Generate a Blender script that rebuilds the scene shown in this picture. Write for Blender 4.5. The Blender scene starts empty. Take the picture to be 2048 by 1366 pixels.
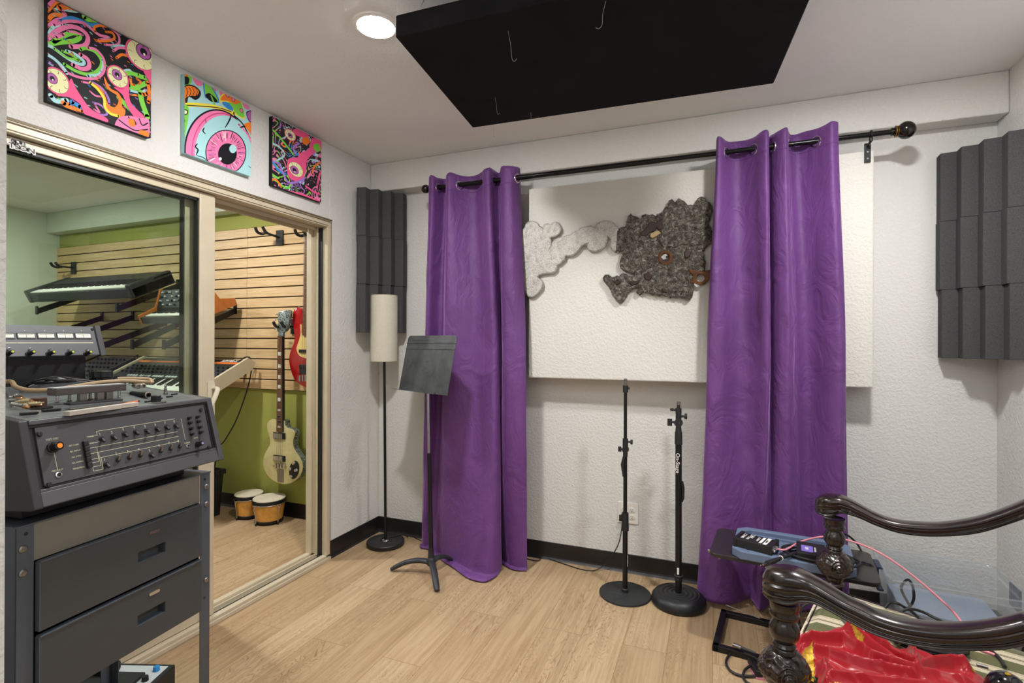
import bpy, math, random
from mathutils import Vector, Matrix, noise
random.seed(7)
C = bpy.context.scene.collection
PI = math.pi
def V(*a): return Vector(a)
# ---------------------------------------------------------------- camera
CX, CY, CZ = 2.1123, -2.8997, 1.2804
YAW, PIT, ROL = [math.radians(a) for a in (21.5853, .0892, .1716)]
FPX, SY = 1027.75, -1.36
_f = V(-math.sin(YAW)*math.cos(PIT), math.cos(YAW)*math.cos(PIT), math.sin(PIT))
_r = V(math.cos(YAW), math.sin(YAW), 0); _u = _r.cross(_f)
_r, _u = _r*math.cos(ROL)+_u*math.sin(ROL), -_r*math.sin(ROL)+_u*math.cos(ROL)
CAM = V(CX, CY, CZ)
cam = bpy.data.objects.new('camera', bpy.data.cameras.new('camera')); C.objects.link(cam)
cam.matrix_world = Matrix(((_r.x,_u.x,-_f.x,CX),(_r.y,_u.y,-_f.y,CY),(_r.z,_u.z,-_f.z,CZ),(0,0,0,1)))
cam.data.sensor_width = 36; cam.data.lens = 36*FPX/2048; cam.data.shift_y = SY/2048
cam.data.clip_start = .02
bpy.context.scene.camera = cam
# measured pixel -> point on a known world plane (used only to read off the layout)
def ray(px, py): return _f + _r*((px-1024)/FPX) - _u*((py-683-SY)/FPX)
def onx(px, py, X): d = ray(px,py); return CAM + d*((X-CX)/d.x)
def ony(px, py, Y): d = ray(px,py); return CAM + d*((Y-CY)/d.y)
def onz(px, py, Z): d = ray(px,py); return CAM + d*((Z-CZ)/d.z)
# ---------------------------------------------------------------- materials
def lin(c):
    if isinstance(c, str):
        c = c.lstrip('#'); c = [int(c[i:i+2],16)/255 for i in (0,2,4)]
    return tuple((x/12.92 if x <= .04045 else ((x+.055)/1.055)**2.4) for x in c[:3])+(1,)
class NT:
    def __init__(s, name):
        s.m = bpy.data.materials.new(name); s.m.use_nodes = True
        s.t = s.m.node_tree; s.n = s.t.nodes; s.b = s.n['Principled BSDF']; s.out = s.n['Material Output']
    def new(s, t, **k):
        n = s.n.new('ShaderNode'+t)
        for a, v in k.items():
            if hasattr(n, a) and a not in ('inputs',): setattr(n, a, v)
            else: n.inputs[a.replace('_',' ')].default_value = v
        return n
    def L(s, a, b): s.t.links.new(a, b)
    def coord(s, kind='Object', scale=(1,1,1), rot=(0,0,0), loc=(0,0,0)):
        tc = s.new('TexCoord'); mp = s.new('Mapping')
        mp.inputs['Scale'].default_value = scale; mp.inputs['Rotation'].default_value = rot; mp.inputs['Location'].default_value = loc
        s.L(tc.outputs[kind], mp.inputs['Vector']); return mp.outputs['Vector']
    def noise(s, vec, scale, detail=3, rough=.5, dist=0):
        n = s.new('TexNoise'); n.inputs['Scale'].default_value = scale; n.inputs['Detail'].default_value = detail
        n.inputs['Roughness'].default_value = rough; n.inputs['Distortion'].default_value = dist
        s.L(vec, n.inputs['Vector']); return n
    def ramp(s, fac, stops, interp='LINEAR'):
        r = s.new('ValToRGB'); r.color_ramp.interpolation = interp; e = r.color_ramp.elements
        while len(e) > 1: e.remove(e[-1])
        e[0].position = stops[0][0]; e[0].color = lin(stops[0][1]) if not isinstance(stops[0][1], (int,float)) else (stops[0][1],)*3+(1,)
        for p, c in stops[1:]:
            q = e.new(p); q.color = lin(c) if not isinstance(c, (int,float)) else (c,)*3+(1,)
        s.L(fac, r.inputs['Fac']); return r
    def mix(s, fac, a, b, mode='MIX'):
        n = s.new('Mix'); n.data_type = 'RGBA'; n.blend_type = mode
        for sock, v in ((n.inputs[0], fac), (n.inputs[6], a), (n.inputs[7], b)):
            if isinstance(v, bpy.types.NodeSocket): s.L(v, sock)
            elif isinstance(v, (int,float)): sock.default_value = v
            else: sock.default_value = lin(v)
        return n.outputs[2]
    def bump(s, h, strength=.3, dist=.002, prev=None):
        b = s.new('Bump'); b.inputs['Strength'].default_value = strength; b.inputs['Distance'].default_value = dist
        s.L(h, b.inputs['Height'])
        if prev: s.L(prev.outputs[0], b.inputs['Normal'])
        s.L(b.outputs[0], s.b.inputs['Normal']); return b
MC = {}
def M(name, color='888888', rough=.5, metal=0, bump=0, bscale=200, var=0, vscale=8, bdist=.001, coat=0, sheen=0, emit=0, spec=.5, alpha=1, trans=0):
    if name in MC: return MC[name]
    t = NT(name); b = t.b
    b.inputs['Base Color'].default_value = lin(color); b.inputs['Roughness'].default_value = rough; b.inputs['Metallic'].default_value = metal
    b.inputs['Specular IOR Level'].default_value = spec
    if coat: b.inputs['Coat Weight'].default_value = coat; b.inputs['Coat Roughness'].default_value = .1
    if sheen: b.inputs['Sheen Weight'].default_value = sheen
    if emit: b.inputs['Emission Color'].default_value = lin(color); b.inputs['Emission Strength'].default_value = emit
    if trans: b.inputs['Transmission Weight'].default_value = trans
    if alpha < 1: b.inputs['Alpha'].default_value = alpha
    vec = t.coord()
    n2 = t.noise(vec, vscale, 4, .6)
    v = var or .06
    c = lin(color); lo = tuple(max(0,x*(1-v)) for x in c[:3])+(1,); hi = tuple(min(1,x*(1+v)) for x in c[:3])+(1,)
    r = t.new('ValToRGB'); r.color_ramp.elements[0].position = .3; r.color_ramp.elements[1].position = .7
    r.color_ramp.elements[0].color = lo; r.color_ramp.elements[1].color = hi
    t.L(n2.outputs[0], r.inputs[0]); t.L(r.outputs[0], b.inputs['Base Color'])
    if bump:
        n = t.noise(vec, bscale, 3, .6); t.bump(n.outputs[0], bump, bdist)
    MC[name] = t.m; return t.m
# ---------------------------------------------------------------- mesh building
class MB:
    def __init__(s, M=None): s.v = []; s.f = []; s.mi = []; s.M = M or Matrix(); s.cur = 0
    def add(s, vs, fs, T=None):
        b = len(s.v); T = s.M @ T if T else s.M
        s.v += [T @ Vector(p) for p in vs]
        s.f += [tuple(b+i for i in f) for f in fs]; s.mi += [s.cur]*len(fs); return s
    def box(s, x0, x1, y0, y1, z0, z1, T=None):
        return s.add([(x0,y0,z0),(x1,y0,z0),(x1,y1,z0),(x0,y1,z0),(x0,y0,z1),(x1,y0,z1),(x1,y1,z1),(x0,y1,z1)],
          [(0,3,2,1),(4,5,6,7),(0,1,5,4),(1,2,6,5),(2,3,7,6),(3,0,4,7)], T)
    def prism(s, poly, z0, z1, T=None):
        n = len(poly)
        vs = [(p[0],p[1],z0) for p in poly]+[(p[0],p[1],z1) for p in poly]
        a = sum(poly[i][0]*poly[(i+1)%n][1]-poly[(i+1)%n][0]*poly[i][1] for i in range(n))
        idx = list(range(n))
        f = [tuple(reversed(idx)), tuple(n+i for i in idx)]+[(i,(i+1)%n,n+(i+1)%n,n+i) for i in idx]
        if a < 0: f = [tuple(reversed(q)) for q in f]
        return s.add(vs, f, T)
    def lathe(s, prof, seg=24, T=None, cap=True, fn=None):
        vs = []; fs = []; n = len(prof)
        for (r, z) in prof:
            for k in range(seg):
                a = 2*PI*k/seg; rr = fn(r, z, a) if fn else r
                vs.append((rr*math.cos(a), rr*math.sin(a), z))
        for i in range(n-1):
            for k in range(seg):
                k2 = (k+1)%seg; fs.append((i*seg+k, i*seg+k2, (i+1)*seg+k2, (i+1)*seg+k))
        if cap: fs.append(tuple(reversed(range(seg)))); fs.append(tuple((n-1)*seg+k for k in range(seg)))
        return s.add(vs, fs, T)
    def cyl(s, a, b, r, r2=None, seg=16):
        a, b = Vector(a), Vector(b); d = b-a; T = Matrix.Translation(a) @ d.to_track_quat('Z','Y').to_matrix().to_4x4()
        return s.lathe([(r,0),(r if r2 is None else r2, d.length)], seg, T)
    def tube(s, pts, r, seg=8, closed=False, flat=1):
        pts = [Vector(p) for p in pts]; n = len(pts)
        if n < 2: return s
        up = None; vs = []; fs = []
        for i, p in enumerate(pts):
            a = pts[(i-1)%n] if (closed or i > 0) else p; b = pts[(i+1)%n] if (closed or i < n-1) else p
            d = (b-a).normalized()
            if d.length < 1e-6: d = Vector((0,0,1))
            if up is None: up = Vector((0,0,1)) if abs(d.z) < .9 else Vector((1,0,0))
            side = d.cross(up)
            if side.length < 1e-6: side = d.orthogonal()
            side.normalize(); up = side.cross(d).normalized()
            rr = r(i/(n-1)) if callable(r) else r
            for k in range(seg):
                an = 2*PI*k/seg; vs.append(p+side*(math.cos(an)*rr)+up*(math.sin(an)*rr*flat))
        for i in range(n if closed else n-1):
            j = (i+1)%n
            for k in range(seg):
                k2 = (k+1)%seg; fs.append((i*seg+k, i*seg+k2, j*seg+k2, j*seg+k))
        if not closed: fs.append(tuple(reversed(range(seg)))); fs.append(tuple((n-1)*seg+k for k in range(seg)))
        return s.add(vs, fs)
    def torus(s, R, r, T=None, seg=28, sg=8):
        vs = []; fs = []
        for i in range(seg):
            a = 2*PI*i/seg
            for k in range(sg):
                b = 2*PI*k/sg; q = R+r*math.cos(b); vs.append((q*math.cos(a), q*math.sin(a), r*math.sin(b)))
        for i in range(seg):
            for k in range(sg):
                fs.append((i*sg+k, ((i+1)%seg)*sg+k, ((i+1)%seg)*sg+(k+1)%sg, i*sg+(k+1)%sg))
        return s.add(vs, fs, T)
    def sphere(s, c, r, seg=20, rings=12, sc=(1,1,1)):
        prof = [(max(1e-4,math.sin(PI*i/rings))*r, -math.cos(PI*i/rings)*r) for i in range(rings+1)]
        return s.lathe(prof, seg, Matrix.Translation(Vector(c)) @ Matrix.Diagonal((*sc,1)))
    def grid(s, rows, T=None, closed=False):
        n = len(rows[0]); vs = [p for r in rows for p in r]; fs = []
        for i in range(len(rows)-1):
            for k in range(n if closed else n-1):
                k2 = (k+1)%n; fs.append((i*n+k, i*n+k2, (i+1)*n+k2, (i+1)*n+k))
        return s.add(vs, fs, T)
    def rbox(s, x0, x1, y0, y1, z0, z1, r, T=None, seg=5):
        return s.prism(rrect(x0,x1,y0,y1,r,seg), z0, z1, T)
    def build(s, name, mats, parent=None, smooth=35, bevel=0, bseg=2, solid=0, sub=0, root=None):
        me = bpy.data.meshes.new(name)
        if root is not None:
            Mi = ROOTM[root.name].inverted(); vs = [Mi @ p for p in s.v]
        else: vs = s.v
        me.from_pydata([tuple(p) for p in vs], [], s.f)
        if not isinstance(mats, (list,tuple)): mats = [mats]
        for m in mats: me.materials.append(m)
        if len(mats) > 1: me.polygons.foreach_set('material_index', s.mi)
        if smooth:
            me.polygons.foreach_set('use_smooth', [True]*len(me.polygons)); me.set_sharp_from_angle(angle=math.radians(smooth))
        me.update()
        o = bpy.data.objects.new(name, me); C.objects.link(o)
        if parent is not None: o.parent = parent
        if solid:
            q = o.modifiers.new('s','SOLIDIFY'); q.thickness = solid; q.offset = 0
        if bevel:
            q = o.modifiers.new('b','BEVEL'); q.width = bevel; q.segments = bseg; q.limit_method = 'ANGLE'; q.angle_limit = math.radians(40)
        if sub:
            q = o.modifiers.new('u','SUBSURF'); q.levels = sub; q.render_levels = sub
        return o
def rrect(x0, x1, y0, y1, r, seg=5):
    out = []
    for cx, cy, a0 in ((x1-r,y1-r,0),(x0+r,y1-r,90),(x0+r,y0+r,180),(x1-r,y0+r,270)):
        for k in range(seg+1):
            a = math.radians(a0+90*k/seg); out.append((cx+r*math.cos(a), cy+r*math.sin(a)))
    return out
def catmull(P, n=6, closed=False):
    P = [Vector(p) for p in P]; out = []; m = len(P)
    for i in range(m if closed else m-1):
        p0 = P[(i-1)%m] if (closed or i > 0) else P[0]*2-P[1]
        p1 = P[i]; p2 = P[(i+1)%m]
        p3 = P[(i+2)%m] if (closed or i+2 < m) else P[m-1]*2-P[m-2]
        for k in range(n):
            t = k/n; out.append(.5*((2*p1)+(p2-p0)*t+(2*p0-5*p1+4*p2-p3)*t*t+(3*p1-p0-3*p2+p3)*t**3))
    if not closed: out.append(P[-1])
    return out
ROOTM = {}
def thing(name, label, cat, loc=(0,0,0), rz=0, group=None):
    o = bpy.data.objects.new(name, None); C.objects.link(o); o.empty_display_size = .05
    o.location = loc; o.rotation_euler = (0,0,rz); o['label'] = label; o['category'] = cat
    if group: o['group'] = group
    ROOTM[o.name] = Matrix.Translation(Vector(loc)) @ Matrix.Rotation(rz,4,'Z')
    return o
def tag(o, label, cat, group=None):
    o['label'] = label; o['category'] = cat
    if group: o['group'] = group
    return o
def struct(o): o['kind'] = 'structure'; return o
def copy_tree(o, label=None, parent=None):
    c = o.copy(); C.objects.link(c); c.parent = parent
    if label: c['label'] = label
    for ch in [q for q in bpy.data.objects if q.parent == o]: copy_tree(ch, None, c)
    return c
FONT = None
def textmesh(txt, size, T, mat, name, parent=None, root=None, extrude=.0003, align='CENTER', bold=0, font_sx=1):
    cu = bpy.data.curves.new('t','FONT'); cu.body = txt; cu.size = size; cu.extrude = extrude; cu.align_x = align; cu.align_y = 'CENTER'; cu.offset = bold
    cu.resolution_u = 3
    o = bpy.data.objects.new('t', cu); C.objects.link(o)
    dg = bpy.context.evaluated_depsgraph_get(); dg.update()
    me = bpy.data.meshes.new_from_object(o.evaluated_get(dg)); bpy.data.objects.remove(o)
    Mi = ROOTM[root.name].inverted() if root is not None else Matrix()
    me.transform(Mi @ T @ Matrix.Diagonal((font_sx,1,1,1))); me.materials.clear(); me.materials.append(mat)
    q = bpy.data.objects.new(name, me); C.objects.link(q)
    if parent is not None: q.parent = parent
    return q
def frame(o, x, y, z=None):   # matrix from an origin and two axis directions
    x = Vector(x).normalized(); y = Vector(y); y = (y - x*y.dot(x)).normalized(); z = x.cross(y)
    return Matrix(((x.x,y.x,z.x,o[0]),(x.y,y.y,z.y,o[1]),(x.z,y.z,z.z,o[2]),(0,0,0,1)))
# ================================================================ room shell
H = 2.44; W = 3.27; SOF = .1017; ZS = 2.258
def wall_mat(name, color, strength=.5):
    t = NT(name); vec = t.coord()
    n1 = t.noise(vec, 75, 3, .55, .35); n2 = t.noise(vec, 190, 2, .5)
    r = t.ramp(n1.outputs[0], [(.42,0.0),(.6,1.0)])
    v = t.noise(vec, 1.2, 2); c = lin(color)
    rr = t.new('ValToRGB'); rr.color_ramp.elements[0].color = tuple(x*.95 for x in c[:3])+(1,); rr.color_ramp.elements[1].color = c
    t.L(v.outputs[0], rr.inputs[0]); t.L(rr.outputs[0], t.b.inputs['Base Color'])
    b1 = t.bump(r.outputs[0], strength, .0022); t.bump(n2.outputs[0], .12, .0012, b1)
    t.b.inputs['Roughness'].default_value = .62; t.b.inputs['Specular IOR Level'].default_value = .35
    return t.m
m_wall = wall_mat('wall_paint', 'dcdbd7'); m_ceil = wall_mat('ceiling_paint', 'eeeeef', .2)
m_green = wall_mat('green_wall_paint', 'a2a552', .15); m_sage = wall_mat('sage_wall_paint', 'd3dccd', .15)
def floor_mat():
    t = NT('oak_plank_floor')
    vec = t.coord('Object', rot=(0,0,PI/2), loc=(.07,.03,0))
    br = t.new('TexBrick'); br.offset = .37; br.offset_frequency = 2; br.squash = 1
    br.inputs['Scale'].default_value = 1; br.inputs['Mortar Size'].default_value = .0011; br.inputs['Mortar Smooth'].default_value = .1
    br.inputs['Bias'].default_value = 0; br.inputs['Brick Width'].default_value = 1.22; br.inputs['Row Height'].default_value = .178
    br.inputs['Color1'].default_value = (0,0,0,1); br.inputs['Color2'].default_value = (1,1,1,1); br.inputs['Mortar'].default_value = (.5,.5,.5,1)
    t.L(vec, br.inputs['Vector'])
    sep = t.new('SeparateColor'); t.L(br.outputs['Color'], sep.inputs[0])
    mul = t.new('Math', operation='MULTIPLY'); mul.inputs[1].default_value = 37; t.L(sep.outputs[0], mul.inputs[0])
    def n4(scale_vec, sc, det, ro, di):
        v = t.coord('Object', scale=scale_vec)
        n = t.new('TexNoise'); n.noise_dimensions = '4D'; n.inputs['Scale'].default_value = sc; n.inputs['Detail'].default_value = det
        n.inputs['Roughness'].default_value = ro; n.inputs['Distortion'].default_value = di
        t.L(v, n.inputs['Vector']); t.L(mul.outputs[0], n.inputs['W']); return n
    g1 = n4((1,.14,1), 9, 3, .5, 1.6)
    # contour-like cathedral grain: fold a smooth stretched noise into bands
    m1 = t.new('Math', operation='MULTIPLY'); m1.inputs[1].default_value = 34; t.L(g1.outputs[0], m1.inputs[0])
    fr = t.new('Math', operation='FRACT'); t.L(m1.outputs[0], fr.inputs[0])
    band = t.ramp(fr.outputs[0], [(0,1.0),(.13,.0),(.72,.0),(1,1.0)])
    g2 = n4((1,.045,1), 60, 4, .65, .2)
    g3 = n4((1,.35,1), 3.2, 3, .5, .4)
    msk = t.ramp(g3.outputs[0], [(.44,.08),(.60,1.0)])
    bm = t.mix(1.0, band.outputs[0], msk.outputs[0], 'MULTIPLY')
    base = t.ramp(sep.outputs[0], [(0,'b09674'),(.35,'b99f7d'),(.7,'c2a987'),(1,'b49a78')])
    fine = t.ramp(g2.outputs[0], [(.3,'b39b7c'),(.6,'ffffff')])
    c1 = t.mix(.5, base.outputs[0], fine.outputs[0], 'MULTIPLY')
    c2 = t.mix(bm, c1, '77563a')
    # damp the band colour
    c2 = t.mix(.72, c1, c2)
    kn = n4((1,.5,1), 2.3, 2, .5, .5); km = t.ramp(kn.outputs[0], [(.70,.0),(.78,.6)])
    c3 = t.mix(km.outputs[0], c2, '6d4a2c')
    c4 = t.mix(br.outputs['Fac'], c3, '8a6a48')
    t.L(c4, t.b.inputs['Base Color'])
    t.b.inputs['Roughness'].default_value = .42; t.b.inputs['Specular IOR Level'].default_value = .4
    b = t.bump(g2.outputs[0], .08, .0008)
    inv = t.new('Math', operation='SUBTRACT'); inv.inputs[0].default_value = 1; t.L(br.outputs['Fac'], inv.inputs[1])
    t.bump(inv.outputs[0], .4, .001, b)
    return t.m
m_floor = floor_mat()
m_black_base = M('black_vinyl_base','1c1a1a',.42,bump=.1,bscale=60,var=.15)
YB = -4.2; X2 = -3.57; Y2 = -3.4; WT = -.15; YD0, YD1, ZD = -2.36, -.483, 1.99
struct(MB().box(X2-.1, W+.1, YB-.1, .12, -.06, 0).build('floor', m_floor, smooth=0))
struct(MB().box(X2-.1, W+.1, YB-.1, .12, H, H+.08).build('ceiling', m_ceil, smooth=0))
struct(MB().box(WT, W+.1, 0, .12, 0, H).build('wall_back', m_wall, smooth=0))
struct(MB().box(0, W, -SOF, 0, ZS, H).build('trim_1', m_wall, smooth=0, bevel=.006))
struct(MB().box(W, W+.1, YB, 0, 0, H).build('wall_right', m_wall, smooth=0))
m = MB(); m.box(WT,0,YD1,0,0,H); m.box(WT,0,YD0,YD1,ZD,H); m.box(WT,0,YB,YD0,0,H)
struct(m.build('wall_left', m_wall, smooth=0, bevel=.004))
struct(MB().box(0, 1.487, -2.74, -2.62, 0, H).build('wall_front', m_wall, smooth=0, bevel=.008))
struct(MB().box(0, W, YB-.1, YB, 0, H).build('wall_rear', m_wall, smooth=0))
# far room beyond the sliding door
struct(MB().box(X2-.1, WT, 0, .12, 0, H).build('wall_green', m_green, smooth=0))
struct(MB().box(X2, WT, -SOF, 0, ZS, H).build('trim_2', m_sage, smooth=0, bevel=.006))
struct(MB().box(X2-.1, X2, Y2, 0, 0, H).build('wall_far', m_sage, smooth=0))
struct(MB().box(X2-.1, WT, Y2-.1, Y2, 0, H).build('wall_south', m_sage, smooth=0))
# cove base
def base_prof(L):  # profile in (out, z)
    return [(0,0),(.016,0),(.012,.004),(.0065,.012),(.004,.02),(.004,.0985),(.0025,.1008),(0,.1008)]
def base(name, a, b, n):
    a, b, n = Vector(a), Vector(b), Vector(n); P = base_prof(1)
    rows = [[p+n*q[0]+V(0,0,q[1]) for q in P] for p in (a, b)]
    m = MB(); m.grid(rows, closed=True); m.f.append(tuple(range(len(P)))); m.mi.append(0); m.f.append(tuple(reversed(range(len(P),2*len(P))))); m.mi.append(0)
    struct(m.build(name, m_black_base, smooth=0))
base('baseboard_left', (0,0,0), (0,YD1-.002,0), (1,0,0))
base('baseboard_back', (.004,0,0), (W-.004,0,0), (0,-1,0))
base('baseboard_right', (W,0,0), (W,YB,0), (-1,0,0))
base('baseboard_far', (X2,0,0), (WT,0,0), (0,-1,0))
base('baseboard_front', (1.487,-2.62,0), (0.0,-2.62,0), (0,1,0))
# ================================================================ sliding glass door
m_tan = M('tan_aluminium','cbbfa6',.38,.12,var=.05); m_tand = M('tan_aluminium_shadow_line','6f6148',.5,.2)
m_gask = M('black_rubber_gasket','17181a',.45)
def glass_mat(name, tint, fac=.5, rough=.0, ior=1.5):
    t = NT(name); t.n.remove(t.b)
    tr = t.new('BsdfTransparent'); tr.inputs[0].default_value = lin(tint)
    gl = t.new('BsdfGlossy'); gl.inputs['Roughness'].default_value = rough; gl.inputs[0].default_value = (1,1,1,1)
    fr = t.new('Fresnel'); fr.inputs[0].default_value = ior
    mu = t.new('Math', operation='MULTIPLY'); mu.inputs[1].default_value = fac; t.L(fr.outputs[0], mu.inputs[0])
    mx = t.new('MixShader'); t.L(mu.outputs[0], mx.inputs[0]); t.L(tr.outputs[0], mx.inputs[1]); t.L(gl.outputs[0], mx.inputs[2])
    t.L(mx.outputs[0], t.out.inputs[0]); return t.m
m_glass = glass_mat('green_tinted_glass', 'f1f6f1', .5)
dr = thing('door_1', '', '', (0,(YD0+YD1)/2,0)); del dr['label']; del dr['category']; struct(dr)
P = dict(parent=dr, root=dr)
m = MB()
m.box(-.13,.012,YD0,YD1,1.945,ZD); m.box(-.13,.012,YD0,YD0+.03,.03,1.945)
m.box(-.13,.012,YD1-.03,YD1,.03,1.945)
m.box(-.06,-.055,YD0+.03,YD1-.05,1.925,1.945); m.box(-.125,-.115,YD0+.03,YD1-.05,1.92,1.945)   # track fins
m.box(-.1299,-.095,YD1-.046,YD1-.0301,.03,1.944)
m.box(-.058,-.05,YD1-.045,YD1-.03,.03,1.945)
struct_frame = m.build('door_frame', m_tan, smooth=0, bevel=.0025, **P)
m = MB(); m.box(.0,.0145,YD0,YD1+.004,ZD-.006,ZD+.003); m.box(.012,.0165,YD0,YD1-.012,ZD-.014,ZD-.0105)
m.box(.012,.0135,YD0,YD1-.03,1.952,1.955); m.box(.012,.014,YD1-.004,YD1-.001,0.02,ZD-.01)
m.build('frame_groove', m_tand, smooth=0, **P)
m = MB(); m.box(-.13,.02,YD0,YD1,0,.018); m.box(-.02,.012,YD0,YD1-.03,.018,.032); m.box(-.13,-.1,YD0,YD1-.03,.018,.032); m.box(-.064,-.058,YD0,YD1-.03,.018,.036)
m.build('sill_track', m_tan, smooth=0, bevel=.002, **P)
m = MB(); m.box(-.048,-.022,YD0,YD1-.03,.018,.0205); m.box(-.05,-.022,YD1-.036,YD1-.0295,.03,1.94)
m.build('sill_seal', m_gask, smooth=0, **P)
def leaf(nm, x0, x1, ya, yb, swid, tb, g=.012):
    m = MB(); m.box(x0,x1,yb-swid,yb,.034,1.942); m.box(x0,x1,ya,ya+swid,.034,1.942); m.box(x0+.0004,x1-.0004,ya+swid,yb-swid,1.912,1.942); m.box(x0+.0004,x1-.0004,ya+swid,yb-swid,.034,.034+tb)
    L = m.build(nm, m_tan, smooth=0, bevel=.003, **P)
    xm = (x0+x1)/2; m = MB()
    zz0, zz1, y0, y1 = .034+tb, 1.912, ya+swid, yb-swid
    m.box(xm-.011,xm+.011,y1-g,y1,zz0,zz1); m.box(xm-.011,xm+.011,y0,y0+g,zz0,zz1); m.box(xm-.011,xm+.011,y0,y1,zz1-g*1.6,zz1); m.box(xm-.011,xm+.011,y0,y1,zz0,zz0+g)
    m.build('gasket', m_gask, L, smooth=0, root=dr)
    MB().box(xm-.003,xm+.003,y0+.002,y1-.002,zz0+.002,zz1-.002).build('glass_pane', m_glass, L, smooth=0, root=dr)
    return L
l1 = leaf('sliding_leaf', -.052,-.014,-2.20,-1.216,.076,.10,.007)
l2 = leaf('rear_leaf', -.108,-.07,-2.25,-1.256,.062,.10,.005)
m = MB()
for dx in (-.062,): m.box(dx-.003,dx+.003,-1.275,-1.258,.04,1.93)
m.build('meeting_seal', m_gask, l2, smooth=0, root=dr)
# pull handle on the sliding stile
p = onx(421,782,-.014); m = MB()
hz = p.z; hy = p.y
m.tube(catmull([(-.012,hy+.012,hz+.01),(.008,hy+.012,hz+.012),(.022,hy+.006,hz+.004),(.026,hy-.012,hz-.03),(.026,hy-.03,hz-.065),(.022,hy-.036,hz-.10),(.006,hy-.030,hz-.125),(-.012,hy-.028,hz-.125)],5), .0105, 10, flat=.8)
m.rbox(hz-.17,hz+.045,hy-.018,hy+.018,-.0141,-.009,.008,Matrix(((0,0,1,0),(0,1,0,0),(1,0,0,0),(0,0,0,1))))
m.build('door_handle', M('cream_handle','cfc7b0',.4), l1, root=dr)
# cut vinyl lettering at the head of the glass
m_wht = M('white_vinyl','f2f0ec',.5); m_ink = M('black_ink','15151a',.5)
st = thing('letter_sticker', 'black and white lettering sticker at the top corner of the door glass', 'sticker', onx(42,292,-.0135))
for txt, (px,py) in (('eon',(36,283)),('TSON',(44,297))):
    p0 = onx(px,py,-.0135); T = frame(p0, (0,1,-.0), (0,0,1))
    textmesh(txt, .023, T, m_wht, 'letter_outline', st, st, .0002, 'CENTER', .0030, 1.15)
    textmesh(txt, .023, Matrix.Translation((.0014,0,0))@T, m_ink, 'lettering', st, st, .0002, 'CENTER', .0, 1.15)
# ================================================================ back wall: panel, sculpture, rod, curtains
m_blk = M('black_metal','1b1b1d',.38,.3,var=.1); m_blkp = M('black_plastic','1a1a1c',.5,bump=.1,bscale=300); m_chrome = M('chrome','cfd0d2',.18,1)
m_steel = M('brushed_steel','9a9894',.32,1)
PD, PZ0, PZ1, PX0, PX1 = -.1375, 1.0752, 2.152, 1.1196, 2.7789
wp = thing('wall_panel', 'large white textured acoustic panel standing off the wall behind the purple curtains', 'wall panel', ((PX0+PX1)/2,0,PZ0))
MB().box(PX0,PX1,PD,0,PZ0,PZ1).build('panel_face', wall_mat('panel_paint','d9d7d0',.5), wp, smooth=0, bevel=.006, root=wp)
# ---- molten metal sculpture, traced silhouette
SC = 4.876
def tr(pts, y=PD): return [ony(1030+x/SC, 360+v/SC, y) for x, v in pts]
OUTL = [(1012,512),(1005,490),(985,465),(960,440),(920,420),(885,418),(850,425),(818,440),(805,470),(800,492),(770,480),(745,468),(720,470),(685,478),(650,490),(632,512),(600,520),(575,535),(560,555),(520,560),(480,575),(430,585),(400,600),(385,620),(375,665),(350,700),(330,720),(322,705),(345,670),(358,630),(352,590),(325,565),(370,555),(405,548),(430,530),(448,505),(450,480),(430,440),(405,430),(385,435),(352,462),(330,445),(305,450),(292,480),(285,510),(272,520),(275,490),(262,478),(240,485),(236,460),(225,440),(200,423),(175,420),(148,425),(128,440),(118,475),(75,520),(60,700),(70,900),(118,1090),(150,1132),(175,1138),(200,1128),(240,1090),(268,1055),(272,1025),(262,990),(225,965),(222,945),(240,925),(285,912),(330,905),(372,905),(402,885),(410,860),(412,830),(450,812),(485,780),(492,745),(510,732),(545,738),(580,725),(620,690),(650,645),(690,625),(735,608),(765,588),(740,615),(725,645),(728,672),(745,685),(775,692),(805,690),(845,675),(875,650),(890,610),(897,560),(905,545),(930,550),(945,575),(962,592),(946,622),(948,655),(965,680),(1000,692)]
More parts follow.
